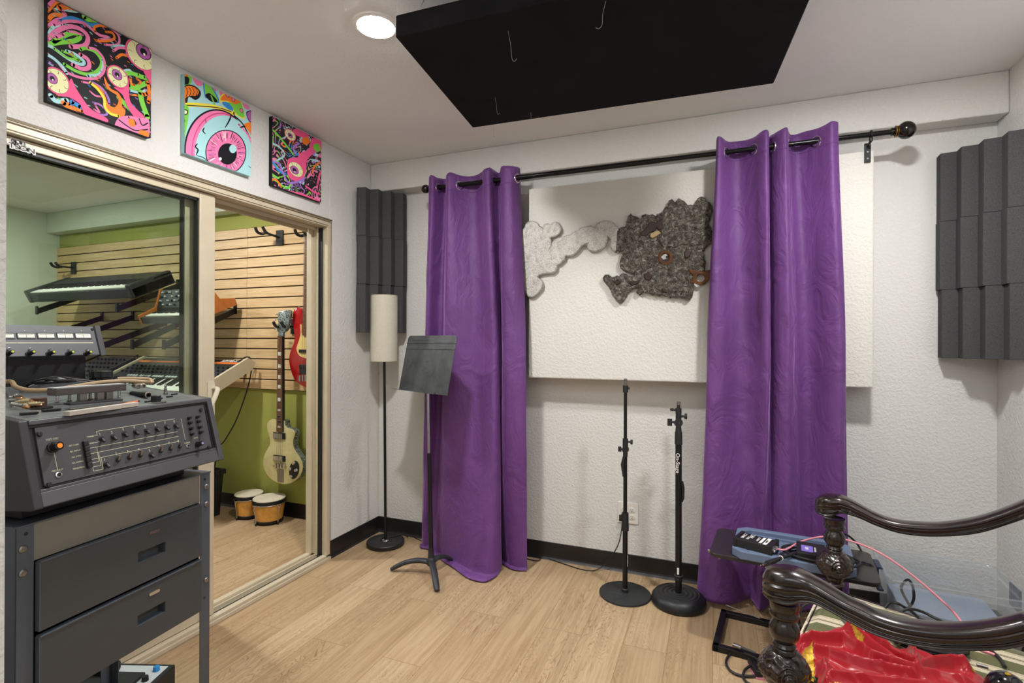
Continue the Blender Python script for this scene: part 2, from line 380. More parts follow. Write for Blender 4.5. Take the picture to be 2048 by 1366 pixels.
OUTR = [(1012,512),(1022,505),(1035,490),(1055,480),(1085,478),(1100,450),(1108,400),(1118,372),(1135,357),(1150,372),(1178,375),(1200,385),(1222,392),(1230,415),(1240,440),(1246,395),(1255,362),(1280,355),(1315,366),(1345,360),(1378,378),(1400,352),(1430,343),(1455,352),(1465,340),(1463,312),(1475,290),(1505,278),(1522,272),(1508,245),(1515,222),(1530,212),(1550,238),(1572,240),(1585,222),(1600,204),(1620,218),(1640,225),(1662,248),(1680,272),(1712,268),(1742,272),(1765,252),(1775,225),(1795,198),(1820,188),(1842,196),(1852,222),(1885,240),(1905,272),(1912,308),(1895,345),(1888,390),(1868,430),(1882,460),(1902,485),(1912,540),(1914,570),(1903,612),(1868,642),(1846,660),(1842,682),(1812,690),(1810,712),(1832,740),(1830,780),(1845,810),(1838,860),(1838,880),(1800,888),(1760,880),(1715,876),(1700,905),(1722,925),(1742,960),(1735,1005),(1722,1022),(1732,1060),(1722,1110),(1712,1142),(1688,1160),(1660,1140),(1635,1145),(1605,1120),(1580,1138),(1545,1128),(1515,1136),(1500,1112),(1470,1125),(1440,1108),(1405,1122),(1375,1098),(1345,1112),(1310,1088),(1275,1092),(1255,1075),(1240,1095),(1218,1112),(1205,1098),(1215,1080),(1245,1055),(1222,1040),(1190,1048),(1150,1050),(1125,1080),(1100,1095),(1085,1135),(1060,1175),(1035,1190),(1005,1175),(985,1145),(965,1120),(952,1075),(930,1040),(905,1010),(885,985),(878,960),(892,942),(915,940),(940,958),(965,965),(1000,952),(1020,958),(1035,965),(1042,938),(1062,928),(1085,932),(1105,955),(1140,958),(1175,950),(1185,930),(1192,905),(1150,905),(1120,893),(1080,882),(1050,860),(1042,825),(1045,790),(1060,760),(1078,740),(1062,725),(1075,705),(1088,688),(1108,655),(1070,672),(1030,690),(1000,692)]
HOLES = [[(1205+20*math.cos(a),510+18*math.sin(a)) for a in [k*PI/6 for k in range(12)]],
 [(1645,372),(1658,398),(1632,400)], [(1352,732),(1385,735),(1410,755),(1412,775),(1380,760)],
 [(1470+46*math.cos(a),765+44*math.sin(a)) for a in [k*PI/8 for k in range(16)]],
 [(1500,890),(1510,900),(1500,908)], [(1770,756),(1785,762),(1772,772)]]
def flatshape(name, loops, mat, parent, root, y0, ext, bev, jit=0, y=PD):
    cu = bpy.data.curves.new('c','CURVE'); cu.dimensions = '2D'; cu.fill_mode = 'BOTH'; cu.extrude = ext; cu.bevel_depth = bev; cu.bevel_resolution = 3
    for lp in loops:
        pts = tr(lp, y); n = len(pts)
        if jit:
            q = []
            for i in range(n):
                a, b = pts[i], pts[(i+1)%n]; k = max(1, int((b-a).length/.006))
                for j in range(k):
                    p = a.lerp(b, j/k); nn = noise.noise_vector(p*90)*jit; q.append(p+V(nn.x,0,nn.z))
            pts = q
        sp = cu.splines.new('POLY'); sp.points.add(len(pts)-1); sp.use_cyclic_u = True
        for i, p in enumerate(pts): sp.points[i].co = (p.x, p.z, 0, 1)
    o = bpy.data.objects.new('c', cu); C.objects.link(o); dg = bpy.context.evaluated_depsgraph_get(); dg.update()
    me = bpy.data.meshes.new_from_object(o.evaluated_get(dg)); bpy.data.objects.remove(o)
    me.transform(ROOTM[root.name].inverted() @ Matrix(((1,0,0,0),(0,0,-1,y0),(0,1,0,0),(0,0,0,1))))
    me.materials.clear(); me.materials.append(mat); me.polygons.foreach_set('use_smooth',[True]*len(me.polygons)); me.set_sharp_from_angle(angle=math.radians(50))
    q = bpy.data.objects.new(name, me); C.objects.link(q); q.parent = parent; return q
def cast_mat(name, stops, bs, metal, ns=34):
    t = NT(name); vec = t.coord(); n = t.noise(vec, ns, 8, .78, .8); n2 = t.noise(vec, 130, 5, .75); n3 = t.noise(vec, 260, 3, .75)
    r = t.ramp(n.outputs[0], stops); sp = t.ramp(n3.outputs[0], [(.38,.15),(.5,1.0)])
    c = t.mix(.75, r.outputs[0], sp.outputs[0], 'MULTIPLY'); t.L(c, t.b.inputs['Base Color'])
    t.b.inputs['Metallic'].default_value = metal; t.b.inputs['Roughness'].default_value = .42
    b = t.bump(n.outputs[0], bs, .012); t.bump(n2.outputs[0], bs*.7, .003, b); return t.m
ms = thing('metal_sculpture', 'splash of cast metal, pale left and dark crusty right, mounted on the white panel', 'wall sculpture', (1.9,PD,1.75))
flatshape('pale_casting', [OUTL], cast_mat('pale_cast_metal',[(.3,'8d8a82'),(.5,'c4c2ba'),(.7,'d9d8d2')],.35,.35), ms, ms, PD-.014, .004, .009, .0)
m_dark = cast_mat('dark_crusty_metal',[(.3,'1d1814'),(.44,'4f483f'),(.54,'7d766b'),(.66,'cfccc5')],1.0,.3, 58)
flatshape('dark_casting', [OUTR]+HOLES, m_dark, ms, ms, PD-.016, .004, .008, .0022)
for k,(pts,yy) in enumerate([([(1095,480),(1125,395),(1160,385),(1190,440),(1160,520),(1230,580),(1330,600),(1300,640),(1180,620),(1120,640),(1060,600)],.022),
  ([(1270,380),(1370,400),(1450,380),(1480,320),(1560,290),(1650,300),(1760,290),(1820,260),(1850,330),(1840,420),(1750,470),(1650,440),(1560,470),(1500,520),(1430,510),(1400,430),(1300,440)],.024),
  ([(1400,560),(1500,560),(1600,520),(1720,520),(1830,480),(1880,560),(1820,630),(1740,640),(1640,620),(1560,660),(1450,650)],.026),
  ([(1060,800),(1120,720),(1220,700),(1320,720),(1380,800),(1300,860),(1200,880),(1110,870)],.022),
  ([(1420,830),(1540,810),(1640,830),(1680,900),(1700,1000),(1690,1100),(1600,1080),(1480,1090),(1380,1060),(1330,980),(1360,880)],.024)]):
    flatshape('crust_lump', [pts], m_dark, ms, ms, PD-yy, .001, .006, .004)
m_rust = M('rusty_steel','5c3a22',.5,.6,bump=.4,bscale=120,var=.4,vscale=30)
m_rustd = M('burnt_resin','2a140a',.3,.1,bump=.5,bscale=60,var=.5,vscale=30)
for pts in ([(1245,520),(1290,480),(1310,440),(1350,425),(1380,440),(1385,470),(1360,505),(1320,520),(1280,555),(1240,545)],[(1390,420),(1430,405),(1455,440),(1450,480),(1410,490),(1385,460)],[(1270,930),(1310,915),(1340,940),(1320,975),(1285,970)],[(1655,720),(1680,688),(1715,705),(1705,750),(1670,765)],[(975,990),(1010,990),(1030,1010),(1000,1022)],[(1135,1010),(1205,995),(1210,1008),(1150,1030)],[(1440,1070),(1470,1078),(1480,1095),(1450,1092)]):
    flatshape('burnt_patch', [pts], m_rustd, ms, ms, PD-.0275 if pts[0][0] in (1245,1390,1655) else PD-.0285, .001, .004, .003)
def circ(cx, cy, r, n=20): return [(cx+r*math.cos(2*PI*k/n), cy+r*math.sin(2*PI*k/n)) for k in range(n)]
flatshape('rusty_ring', [[(1705,880),(1760,895),(1800,905),(1850,900),(1890,890),(1918,888),(1925,910),(1900,950),(1880,985),(1850,1015),(1810,1028),(1770,1015),(1745,1005),(1720,1008),(1715,990),(1745,975),(1740,930),(1712,905)], circ(1812,962,44), circ(1910,905,9,10), circ(1732,990,8,10)], m_rust, ms, ms, PD-.027, .002, .003, 0)
flatshape('rusty_ring', [circ(1470,765,66), circ(1470,765,47)], m_rust, ms, ms, PD-.0275, .0015, .003, 0)
flatshape('metal_shard', [[(1430,760),(1455,735),(1475,730),(1490,745),(1470,755),(1480,775),(1450,785)]], m_steel, ms, ms, PD-.027, .001, .002, 0)
flatshape('metal_shard', [[(1335,540),(1370,520),(1405,515),(1420,530),(1385,555),(1350,575),(1330,565)]], M('amber_resin','a48c62',.3), ms, ms, PD-.0335, .001, .003, 0)
# ---- rod
RY, RZ = -.2, 2.203
xl = ony(855,375,RY).x; xr = ony(1783,262,RY).x
rod = thing('curtain_rod', 'long black metal curtain rod with round finials above the white panel', 'curtain rod', ((xl+xr)/2,0,RZ))
XJ = ony(1320,322,RY).x
m = MB(); m.cyl((xl,RY,RZ),(XJ,RY,RZ),.0135,seg=20); m.cyl((XJ-.004,RY,RZ),(xr,RY,RZ),.0115,seg=20)
m.build('pole', M('glossy_black_rod','0f0f11',.25,.4), rod, root=rod)
m_fin = M('oiled_bronze_finial','17130f',.2,.5,coat=.4); m_gold = M('gold_edge','a0733a',.3,.9)
def xax(x, y, z, s=1): return Matrix(((0,0,s,x),(0,1,0,y),(-1,0,0,z),(0,0,0,1))) if s > 0 else Matrix(((0,0,-1,x),(0,1,0,y),(1,0,0,z),(0,0,0,1)))
MB().lathe([(.001,-.003),(.016,-.002),(.018,.003),(.015,.006),(.019,.010),(.023,.015),(.020,.018),(.019,.022),(.027,.029),(.035,.040),(.0375,.052),(.036,.064),(.028,.077),(.016,.086),(.001,.089)],32,xax(xr,RY,RZ)).build('finial', m_fin, rod, root=rod)
m = MB(); m.torus(.0225,.002,xax(xr+.015,RY,RZ)); m.torus(.0215,.0016,xax(xr+.022,RY,RZ)); m.build('finial_band', m_gold, rod, root=rod)
MB().sphere((xl-.012,RY,RZ),.026,28,16).build('finial', m_fin, rod, root=rod)
bx = ony(1742,266,RY).x
m = MB(); m.cyl((bx,RY,RZ-.012),(bx,RY,RZ-.03),.007); m.torus(.0155,.0035,xax(bx,RY,RZ)); m.tube([(bx,RY,RZ-.028),(bx,RY+.05,RZ-.035),(bx,-SOF*0-.145,RZ-.045)],.0055,8)
m.box(bx-.012,bx+.012,-.1475,-.138,RZ-.105,RZ-.02)
m.build('bracket', m_blk, rod, root=rod)
[MB().cyl((bx,-.1475,RZ-z),(bx,-.1505,RZ-z),.004).build('screw', m_chrome, rod, root=rod) for z in (.06,.09)]
bx2 = ony(1315,323,RY).x
m = MB(); m.tube([(xl+.02,RY,RZ-.012),(xl+.02,-.1,RZ-.02),(xl+.02,-.0,RZ-.03)],.0055,8); m.box(xl+.008,xl+.032,-.006,0,RZ-.08,RZ-.005)
m.build('bracket', m_blk, rod, root=rod)
# ---- curtains
def curtain_mat():
    t = NT('purple_curtain_cloth'); vec = t.coord()
    n = t.noise(vec, 3, 3); n.inputs['Distortion'].default_value = .5
    r = t.ramp(n.outputs[0], [(.3,'5e3472'),(.7,'6b3d80')]); t.L(r.outputs[0], t.b.inputs['Base Color'])
    t.b.inputs['Roughness'].default_value = .62; t.b.inputs['Sheen Weight'].default_value = .4; t.b.inputs['Sheen Roughness'].default_value = .4
    t.b.inputs['Sheen Tint'].default_value = lin('c79ad8')
    v2 = t.coord(scale=(1,1,.6)); n2 = t.noise(v2, 9, 4, .55, 1.6); v3 = t.coord(scale=(1,1,1)); n3 = t.noise(v3, 900, 2)
    b = t.bump(n2.outputs[0], .55, .022); t.bump(n3.outputs[0], .15, .0006, b); return t.m
m_cur = curtain_mat()
def curtain(name, label, top, mid, bot, ztop, zbot, rings, pool=0):
    n = 10
    T = catmull([V(*p,0) for p in top], n); Mi_ = catmull([V(*p,0) for p in mid], n); B = catmull([V(*p,0) for p in bot], n)
    root = thing(name, label, 'curtain', ((T[0].x+T[-1].x)/2, RY, 0), 0, None)
    rows = []; NR = 120
    for i in range(NR+1):
        v = i/NR; row = []
        for k in range(len(T)):
            if v < .45: s = v/.45; s = s*s*(3-2*s)*.6+s*.4; p = T[k].lerp(Mi_[k], s)
            else: s = (v-.45)/.55; s = s**1.7; p = Mi_[k].lerp(B[k], s)
            u = k/(len(T)-1)
            w = noise.noise(V(u*9, v*5, 3.1))*.006*min(1,v*6) + noise.noise(V(u*22+5, v*14, 8))*.0022*min(1,v*6)
            # slack creases: slanting pinches that fade in and out down the drop
            cr = noise.noise(V(u*6+v*9, v*26-u*11, 21.7)); w += .0045*max(0,cr)**1.5*min(1,v*5)*(1 if noise.noise(V(u*3,v*4,9)) > -.1 else .3)
            vv = min(1, v/(1-pool)); z = ztop + (zbot-ztop)*vv + .004*math.sin(u*40)*(1 if v < .01 else 0)
            oy = 0
            if pool and v > 1-pool:
                f = (v-(1-pool))/pool; oy = -.055*f*(.4+.6*math.sin(PI*min(1,max(0,u)))) ; z = zbot+.012*math.sin(PI*f)*(.6+.6*noise.noise(V(u*12,1,1)))+.002
            if v > .9: w += .010*noise.noise(V(u*14, v*9, 5))*(v-.9)*10
            row.append(V(p.x+w*.3, p.y+w+oy, max(z,.006)))
        rows.append(row)
    cl = MB().grid(rows).build('curtain_cloth', m_cur, root, smooth=180, solid=.0025, root=root)
    # hem stitch line
    m = MB(); rr = rows[int(.045*NR)]; m.tube([p+V(0,-.0016,0) for p in rr[::2]], .0009, 4); m.build('hem_stitch', M('dark_purple_thread','43205a',.7), cl, root=root)
    for (px, py, side) in rings:
        c = ony(px, py, RY); c.z = RZ-.004
        # orientation from cloth tangent nearest the rod line
        best = min(range(1,len(rows[2])-1), key=lambda k: abs(rows[2][k].x-c.x)+abs(rows[2][k].y-RY)*.5)
        tg = rows[2][best+1]-rows[2][best-1]; tg.z = 0; tg.normalize(); c.x = rows[2][best].x+(RY-rows[2][best].y)*(tg.x/(tg.y if abs(tg.y) > .2 else .2)); c.y = RY
        nrm = tg.cross(V(0,0,1)).normalized(); T_ = frame(c, tg, (0,0,1))
        MB().torus(.0235,.0045,T_@Matrix.Diagonal((1,1,1.1,1))).build('grommet', m_chrome, root, root=root)
    return root
def PXL(lst, py): return [(ony(px, py, y).x, y) for px, y in lst]
def PXY(lst, z=0.0): return [(ony(px, 1100, y).x, y) for px, y in lst]
Ltop = PXL([(858,-.225),(862,-.248),(868,-.24),(877,-.2),(888,-.158),(893,-.16),(892,-.215),(896,-.25),(904,-.24),(919,-.2),(940,-.158),(955,-.155),(964,-.2),(968,-.245),(978,-.25),(987,-.2),(996,-.16),(1000,-.17),(1002,-.22),(1008,-.25),(1022,-.245),(1034,-.2),(1040,-.165)],370)
Lmid = PXL([(850,-.20),(852,-.23),(858,-.22),(866,-.19),(876,-.155),(885,-.15),(888,-.20),(890,-.26),(908,-.26),(930,-.235),(950,-.21),(965,-.215),(972,-.24),(985,-.265),(994,-.245),(1000,-.19),(1002,-.155),(1004,-.17),(1006,-.22),(1012,-.25),(1030,-.25),(1044,-.235),(1052,-.21)],700)
Lbot = PXY([(843,-.10),(846,-.13),(850,-.13),(856,-.12),(862,-.12),(866,-.14),(872,-.17),(886,-.20),(902,-.245),(922,-.30),(942,-.35),(960,-.375),(976,-.37),(990,-.33),(1002,-.27),(1004,-.20),(998,-.14),(992,-.11),(1000,-.10),(1012,-.15),(1022,-.19),(1040,-.20),(1056,-.19),(1068,-.18)])
ca = curtain('curtain', 'purple grommet curtain on the left, pooling on the floor behind the music stand', Ltop, Lmid, Lbot, 2.262, .006, [(877,372,0),(919,368,0),(987,360,0),(1034,355,0)], .035)
Rtop = PXL([(1433,-.22),(1436,-.25),(1444,-.24),(1452,-.2),(1462,-.165),(1475,-.152),(1490,-.165),(1508,-.2),(1520,-.235),(1532,-.255),(1537,-.235),(1537,-.19),(1538,-.16),(1542,-.175),(1546,-.2),(1556,-.235),(1570,-.255),(1575,-.235),(1577,-.2),(1583,-.165),(1596,-.152),(1613,-.17),(1632,-.2),(1650,-.235),(1664,-.255),(1676,-.23)],300)
Rmid = PXL([(1414,-.20),(1417,-.24),(1430,-.25),(1446,-.235),(1460,-.20),(1478,-.175),(1495,-.18),(1512,-.21),(1526,-.25),(1536,-.26),(1540,-.24),(1540,-.19),(1541,-.165),(1545,-.18),(1550,-.22),(1560,-.25),(1576,-.265),(1584,-.245),(1590,-.21),(1598,-.175),(1612,-.16),(1628,-.175),(1645,-.21),(1662,-.24),(1680,-.255),(1691,-.235)],760)
Rbot = PXL([(1394,-.16),(1396,-.20),(1410,-.235),(1430,-.25),(1452,-.245),(1470,-.22),(1484,-.18),(1494,-.15),(1500,-.14),(1506,-.17),(1512,-.215),(1520,-.24),(1530,-.22),(1536,-.18),(1540,-.15),(1548,-.18),(1560,-.215),(1576,-.24),(1592,-.22),(1606,-.19),(1622,-.165),(1640,-.18),(1656,-.21),(1672,-.235),(1688,-.245),(1700,-.22)],1150)
cb = curtain('curtain', 'purple grommet curtain on the right, hanging behind the small black table', Rtop, Rmid, Rbot, 2.262, .03, [(1452,298,0),(1508,295,0),(1545,290,0),(1577,288,0),(1632,287,0)])
# ---- corner foam
def foam_mat():
    t = NT('charcoal_foam'); vec = t.coord(); n = t.noise(vec, 420, 2, .7); r = t.ramp(n.outputs[0], [(.3,'3d3d3e'),(.7,'585859')])
    t.L(r.outputs[0], t.b.inputs['Base Color']); t.b.inputs['Roughness'].default_value = .95; t.b.inputs['Specular IOR Level'].default_value = .1
    t.bump(n.outputs[0], .6, .002); return t.m
m_foam = foam_mat()
def foam(A, B, z, h, label, grp, jit, nr=4, phase=0):
    A, B = V(*A,0), V(*B,0); L = (B-A).length; ux = (B-A)/L; uy = V(ux.y,-ux.x,0)
    if (CAM-A).dot(uy) < 0: uy = -uy
    T = Matrix(((ux.x,uy.x,0,(A.x)),(ux.y,uy.y,0,A.y),(0,0,1,z),(0,0,0,1)))
    poly = [(0,0)]; p = L/nr
    poly.append((0,.014 if not phase else .05))
    for k in range(nr):
        a = k*p
        if phase: poly += [(a+p*.5,.014),(a+p,.05)]
        else: poly += [(a+p*.52,.052),(a+p,.014)]
    poly.append((L,0)); pp = []
    for q in poly:
        if not pp or (abs(q[0]-pp[-1][0])+abs(q[1]-pp[-1][1])) > 1e-4: pp.append(q)
    T = T @ Matrix.Translation((jit[0],jit[1],0))
    r = thing('foam_tile', label, 'acoustic foam', T.to_translation(), 0, grp)
    o = MB().prism(pp, .0006, h-.0006, T).build('wedge_foam', m_foam, None, smooth=0, bevel=.0015, root=r)
    # single-piece thing: keep the mesh itself as the top-level object
    bpy.data.objects.remove(r); o.name = 'foam_tile'; o.location = T.to_translation(); tag(o, label, 'acoustic foam', grp); return o
nm = ['lowest', 'middle', 'topmost']
for k in range(3):
    foam((.036,-.286),(.226,-.030), 1.335+k*.2995, .2995, nm[k]+' charcoal wedge foam tile of the stack across the left corner'+(' behind the lamp' if k == 0 else ''), 'foam tiles in the left corner', ((0,.0),(.002,.004),(0,.001))[k])
for k in range(3):
    foam((3.060,-.010),(3.262,-.278), 1.213+k*.3035, .3035, nm[k]+' charcoal wedge foam tile of the stack across the right corner', 'foam tiles in the right corner', ((0.003,.0),(-.004,.004),(-.003,.001))[k])
# ---- hanging ceiling panel
cl = thing('ceiling_panel', 'black fabric covered acoustic panel hung flat below the ceiling', 'acoustic panel', (1.72,-1.1,2.26))
m_cloth = M('black_speaker_cloth','19191b',.9,bump=.3,bscale=500,var=.25,vscale=6,spec=.15)
Q = [(1.150,-1.501),(2.386,-1.462),(2.316,-.727),(1.074,-.775)]
MB().prism(Q, 2.26, 2.332).build('panel_body', m_cloth, cl, smooth=0, bevel=.006, bseg=3, root=cl)
m = MB()
for (x,y) in ((1.2,-1.42),(2.3,-1.4),(2.25,-.8),(1.14,-.84)):
    m.tube([(x,y,2.33),(x+.012,y,2.36),(x-.01,y,2.39),(x+.008,y,2.415),(x,y,2.4395)],.0014,6)
    m.cyl((x,y,2.332),(x,y,2.345),.006); m.cyl((x,y,2.43),(x,y,2.4399),.008)
m.build('hanging_wire', m_steel, cl, root=cl)
m_thr = M('loose_white_thread','c8c8c8',.6)
for (px,py,dx,dz) in ((1016,62,.03,-.10),(990,195,.02,-.07),(1062,225,.0,-.035),(1212,0,-.03,-.075),(987,250,.005,-.055)):
    p = onz(px, py, 2.259) if py else onz(1212,2,2.259)
    MB().tube(catmull([p, p+V(dx*.3,0,dz*.45), p+V(dx*.4,.003,dz*.85), p+V(dx*.7,.0,dz), p+V(dx,0,dz*.93)],5),.00045,5).build('loose_thread', m_thr, cl, root=cl)
# ---- floor lamp
lp = onz(771,1089,0)
fl = thing('floor_lamp', 'slim black floor lamp with tall cream drum shade in the left corner, unlit', 'floor lamp', (lp.x,lp.y,0))
MB().lathe([(.112,0),(.116,.003),(.117,.008),(.117,.024),(.114,.028),(.012,.029)],48).build('base', M('black_lamp_base','262526',.45,.2), fl)
MB().lathe([(.025,.0285),(.023,.0315),(.010,.034)],24).build('collar', m_chrome, fl)
m = MB(); tpx = ony(768,600,lp.y).x-lp.x
m.cyl((0,0,.03),(tpx,0,1.5),.0085,seg=16); m.build('pole', m_blk, fl)
shz0, shz1 = 1.155, 1.568
t_ = NT('cream_linen_shade'); vv = t_.coord(scale=(1,1,3)); nn_ = t_.noise(vv, 160, 3, .7); rr_ = t_.ramp(nn_.outputs[0], [(.3,'c3bdac'),(.7,'d9d4c5')]); t_.L(rr_.outputs[0], t_.b.inputs['Base Color']); t_.b.inputs['Roughness'].default_value=.85; t_.bump(nn_.outputs[0],.2,.001)
m = MB(); sx = tpx*.9
m.lathe([(.0835,shz0),(.0835,shz1),(.082,shz1),(.082,shz0),(.0835,shz0)],48,Matrix.Translation((sx,0,0)),cap=False)
sh = m.build('lamp_shade', t_.m, fl)
MB().torus(.0832,.0018,Matrix.Translation((sx,0,shz0))).build('shade_ring', M('beige_bias_trim','b5ab95',.7), sh)
m = MB(); m.torus(.0832,.0018,Matrix.Translation((sx,0,shz1)))
for a in range(3): m.cyl((sx,0,1.50),(sx+.082*math.cos(a*2.09),.082*math.sin(a*2.09),1.50),.0015)
m.build('shade_ring', M('beige_bias_trim','b5ab95',.7), sh)
MB().lathe([(.013,1.34),(.013,1.42),(.004,1.425)],16,Matrix.Translation((sx,0,0))).build('bulb_socket', m_blk, fl)
MB().sphere((sx,0,1.465),.03,20,12,(1,1,1.25)).build('bulb', M('opal_bulb','e6e3da',.3), fl)
m = MB(); m.tube([(sx-.022,-.02,1.36),(sx-.024,-.021,1.2),(sx-.024,-.021,1.09)],.0011,5); m.lathe([(.001,-.012),(.004,-.009),(.003,0),(.001,.002)],10,Matrix.Translation((sx-.024,-.021,1.085)))
m.build('pull_chain', m_steel, fl)
# cable of the lamp
c0 = onz(800,1076,.004); m = MB()
pts = [V(lp.x+.02,lp.y+.015,.034),V(lp.x-.01,lp.y-.025,.033),V(lp.x-.03,lp.y+.01,.033),V(lp.x+.01,lp.y+.05,.033),V(lp.x+.05,lp.y+.112,.034),V(lp.x+.075,lp.y+.135,.01),onz(812,1067,.004),onz(835,1078,.004),onz(855,1086,.004),onz(875,1086,.004),V(.85,-.07,.004),V(1.0,-.045,.004),V(1.15,-.06,.004),onz(1085,1115,.004),onz(1120,1125,.004),onz(1160,1138,.004),onz(1188,1141,.004),ony(1208,1130,-.035),ony(1208,1130,-.035)]
pw = ony(1247,1085,-.012); pts = pts[:-1]+[ony(1225,1110,-.04),ony(1238,1085,-.035),ony(1243,1060,-.035),ony(1244,1048,-.035)]
o = MB().tube(catmull(pts,6),.0028,8).build('lamp_cord', m_blkp); tag(o,'thin black cord running along the baseboard from the floor lamp to the wall outlet','cord')
pg = ony(1244,1030,-.02)
# ---- outlet
oc = ony(1256,1025.5,0)
ol = thing('wall_outlet','white double-gang wall outlet low on the back wall behind the tall microphone stand','outlet',(oc.x,0,oc.z))
m_pl = M('white_outlet_plastic','dcdad3',.4); XZ = Matrix(((1,0,0,0),(0,0,1,0),(0,1,0,0),(0,0,0,1)))
MB().rbox(-.058,.058,-.0585,.0585,-.006,-.0001,.006,XZ).build('cover_plate', m_pl, ol, smooth=30, bevel=.002)
for sx_ in (-.023,.023):
    for sz in (-.0195,.0195):
        rc = MB().lathe([(.0165,0),(.0165,.0025),(.015,.003),(.001,.003)],24,Matrix(((1,0,0,sx_),(0,0,-1,-.006),(0,.85,0,sz),(0,0,0,1)))).build('socket', m_pl, ol)
        m = MB(); m.box(sx_-.0065,sx_-.0045,-.0096,-.0088,sz,sz+.007); m.box(sx_+.0045,sx_+.0065,-.0096,-.0088,sz,sz+.007); m.cyl((sx_,-.0088,sz-.006),(sx_,-.0096,sz-.006),.0025)
        m.build('slot', m_ink, rc)
m = MB(); px_ = pg.x-oc.x
m.rbox(-.011,.011,-.013,.013,-.03,-.0095,.004,XZ@Matrix.Translation((px_,.0,0)))
pgo = thing('power_plug','black plug with a beige tag on its cord in the wall outlet','plug',(pg.x,-.02,oc.z))
MB().rbox(-.012,.012,-.015,.015,-.034,-.0094,.004,XZ@Matrix.Translation((0,0,0))).build('plug_body', m_blkp, pgo, root=None)
for ch in (pgo,):
    ch.location = (oc.x-.023, 0, oc.z-.0195); ROOTM[ch.name] = Matrix.Translation(ch.location)
MB().box(-.006,.004,-.034,-.030,-.075,-.04).build('paper_tag', M('beige_tag','c9a48b',.8), pgo)
# ---- music stand
ms_ = thing('music_stand','black music stand with a scuffed flat desk in front of the left curtain','music stand',(.66,-.40,0))
def W2(o, px, py, Y): return ony(px,py,Y)
m_cast = M('dark_cast_legs','34363a',.5,.3,bump=.2,bscale=80,var=.2)
hubp = onz(862,1148,0); hx, hy = hubp.x, hubp.y
m = MB()
hub = V(hx,hy,.065)
def leg(tip):
    d = tip-V(hx,hy,0); d.z = 0
    P_ = [hub, hub+d*.3+V(0,0,.006), hub+d*.62+V(0,0,-.008), hub+d*.88+V(0,0,-.036), V(tip.x,tip.y,.012)]
    MB().tube(catmull(P_,5), lambda t: .019-.004*t if t < .9 else .014, 12, flat=.75).build('leg', m_cast, ms_, root=ms_)
leg(onz(783,1143,0)); leg(onz(874,1186,0)); leg(onz(903,1124,0))
MB().lathe([(.014,.045),(.024,.055),(.026,.075),(.02,.088),(.0165,.092),(.016,.125)],24,Matrix.Translation((hx,hy,0))).build('hub', m_cast, ms_, root=ms_)
tp = ony(856,800,hy)
zt = 1.02; p0 = V(hx,hy,.12); pt = V(tp.x,hy,tp.z); dirp = (pt-p0).normalized()
pm = p0+dirp*((.665-.12)/dirp.z)
MB().cyl(p0,pm,.0125,.0125,20).build('lower_tube', m_blk, ms_, root=ms_)
MB().lathe([(.0145,-.01),(.0145,.02),(.0125,.024)],20,Matrix.Translation(p0)).build('collar', m_blkp, ms_, root=ms_)
MB().cyl(pm,pt+V(0,0,.10),.0075,.0075,16).build('upper_tube', m_chrome, ms_, root=ms_)
yaw, tilt = -.424, .205; dc = V(.615,-.409,1.156)
ax = V(math.cos(yaw),math.sin(yaw),0); nn = V(math.sin(yaw),-math.cos(yaw),0); up = V(0,0,1)*math.cos(tilt)-nn*math.sin(tilt); nf = ax.cross(up)  # nf faces viewer
TD = Matrix(((ax.x,up.x,nf.x,dc.x),(ax.y,up.y,nf.y,dc.y),(ax.z,up.z,nf.z,dc.z),(0,0,0,1)))
w2, h2 = .2345, .161; poly = [(w2,-h2),(w2,h2-.02),(w2-.006,h2-.006),(w2-.02,h2),(-w2+.02,h2),(-w2+.006,h2-.006),(-w2,h2-.02),(-w2,-h2)]
def desk_mat():
    t = NT('scuffed_black_desk'); v = t.coord(); n = t.noise(v, 12, 5, .65, .5); r = t.ramp(n.outputs[0], [(.35,'2c2e31'),(.65,'44474a')]); n2 = t.noise(v, 60, 3, .7); r2 = t.ramp(n2.outputs[0], [(.72,0.0),(.78,.35)])
    c = t.mix(r2.outputs[0], r.outputs[0], '8b8d8e'); t.L(c, t.b.inputs['Base Color']); t.b.inputs['Roughness'].default_value = .42; t.b.inputs['Metallic'].default_value = .2; return t.m
m_desk = desk_mat()
m = MB(); m.prism(poly, -.002, 0, TD)
m.box(-w2,w2,h2-.047,h2-.043,0,.003,TD); m.box(-w2,w2,h2-.080,h2-.076,0,.003,TD); m.box(-w2,w2,-h2-.002,-h2,-.002,.050,TD)
desk = m.build('desk', m_desk, ms_, smooth=0, bevel=.0008, root=ms_)
m = MB(); m.box(.10,.19,-h2-.004,-h2+.006,.044,.052,TD); m.build('lip_dent', m_desk, desk, smooth=0, root=ms_)
m = MB(); m.rbox(-.035,.035,-.05,.05,-.02,-.002,.008,TD); m.build('desk_bracket', m_blkp, ms_, root=ms_)
m_faint = M('faint_grey_print','4f5254',.5)
for txt, dy, s in (('AUM',.045,.026),('MUSIC',.012,.013)): textmesh(txt, s, TD@Matrix.Translation((0,dy,.0008)), m_faint, 'faded_stencil', desk, ms_)
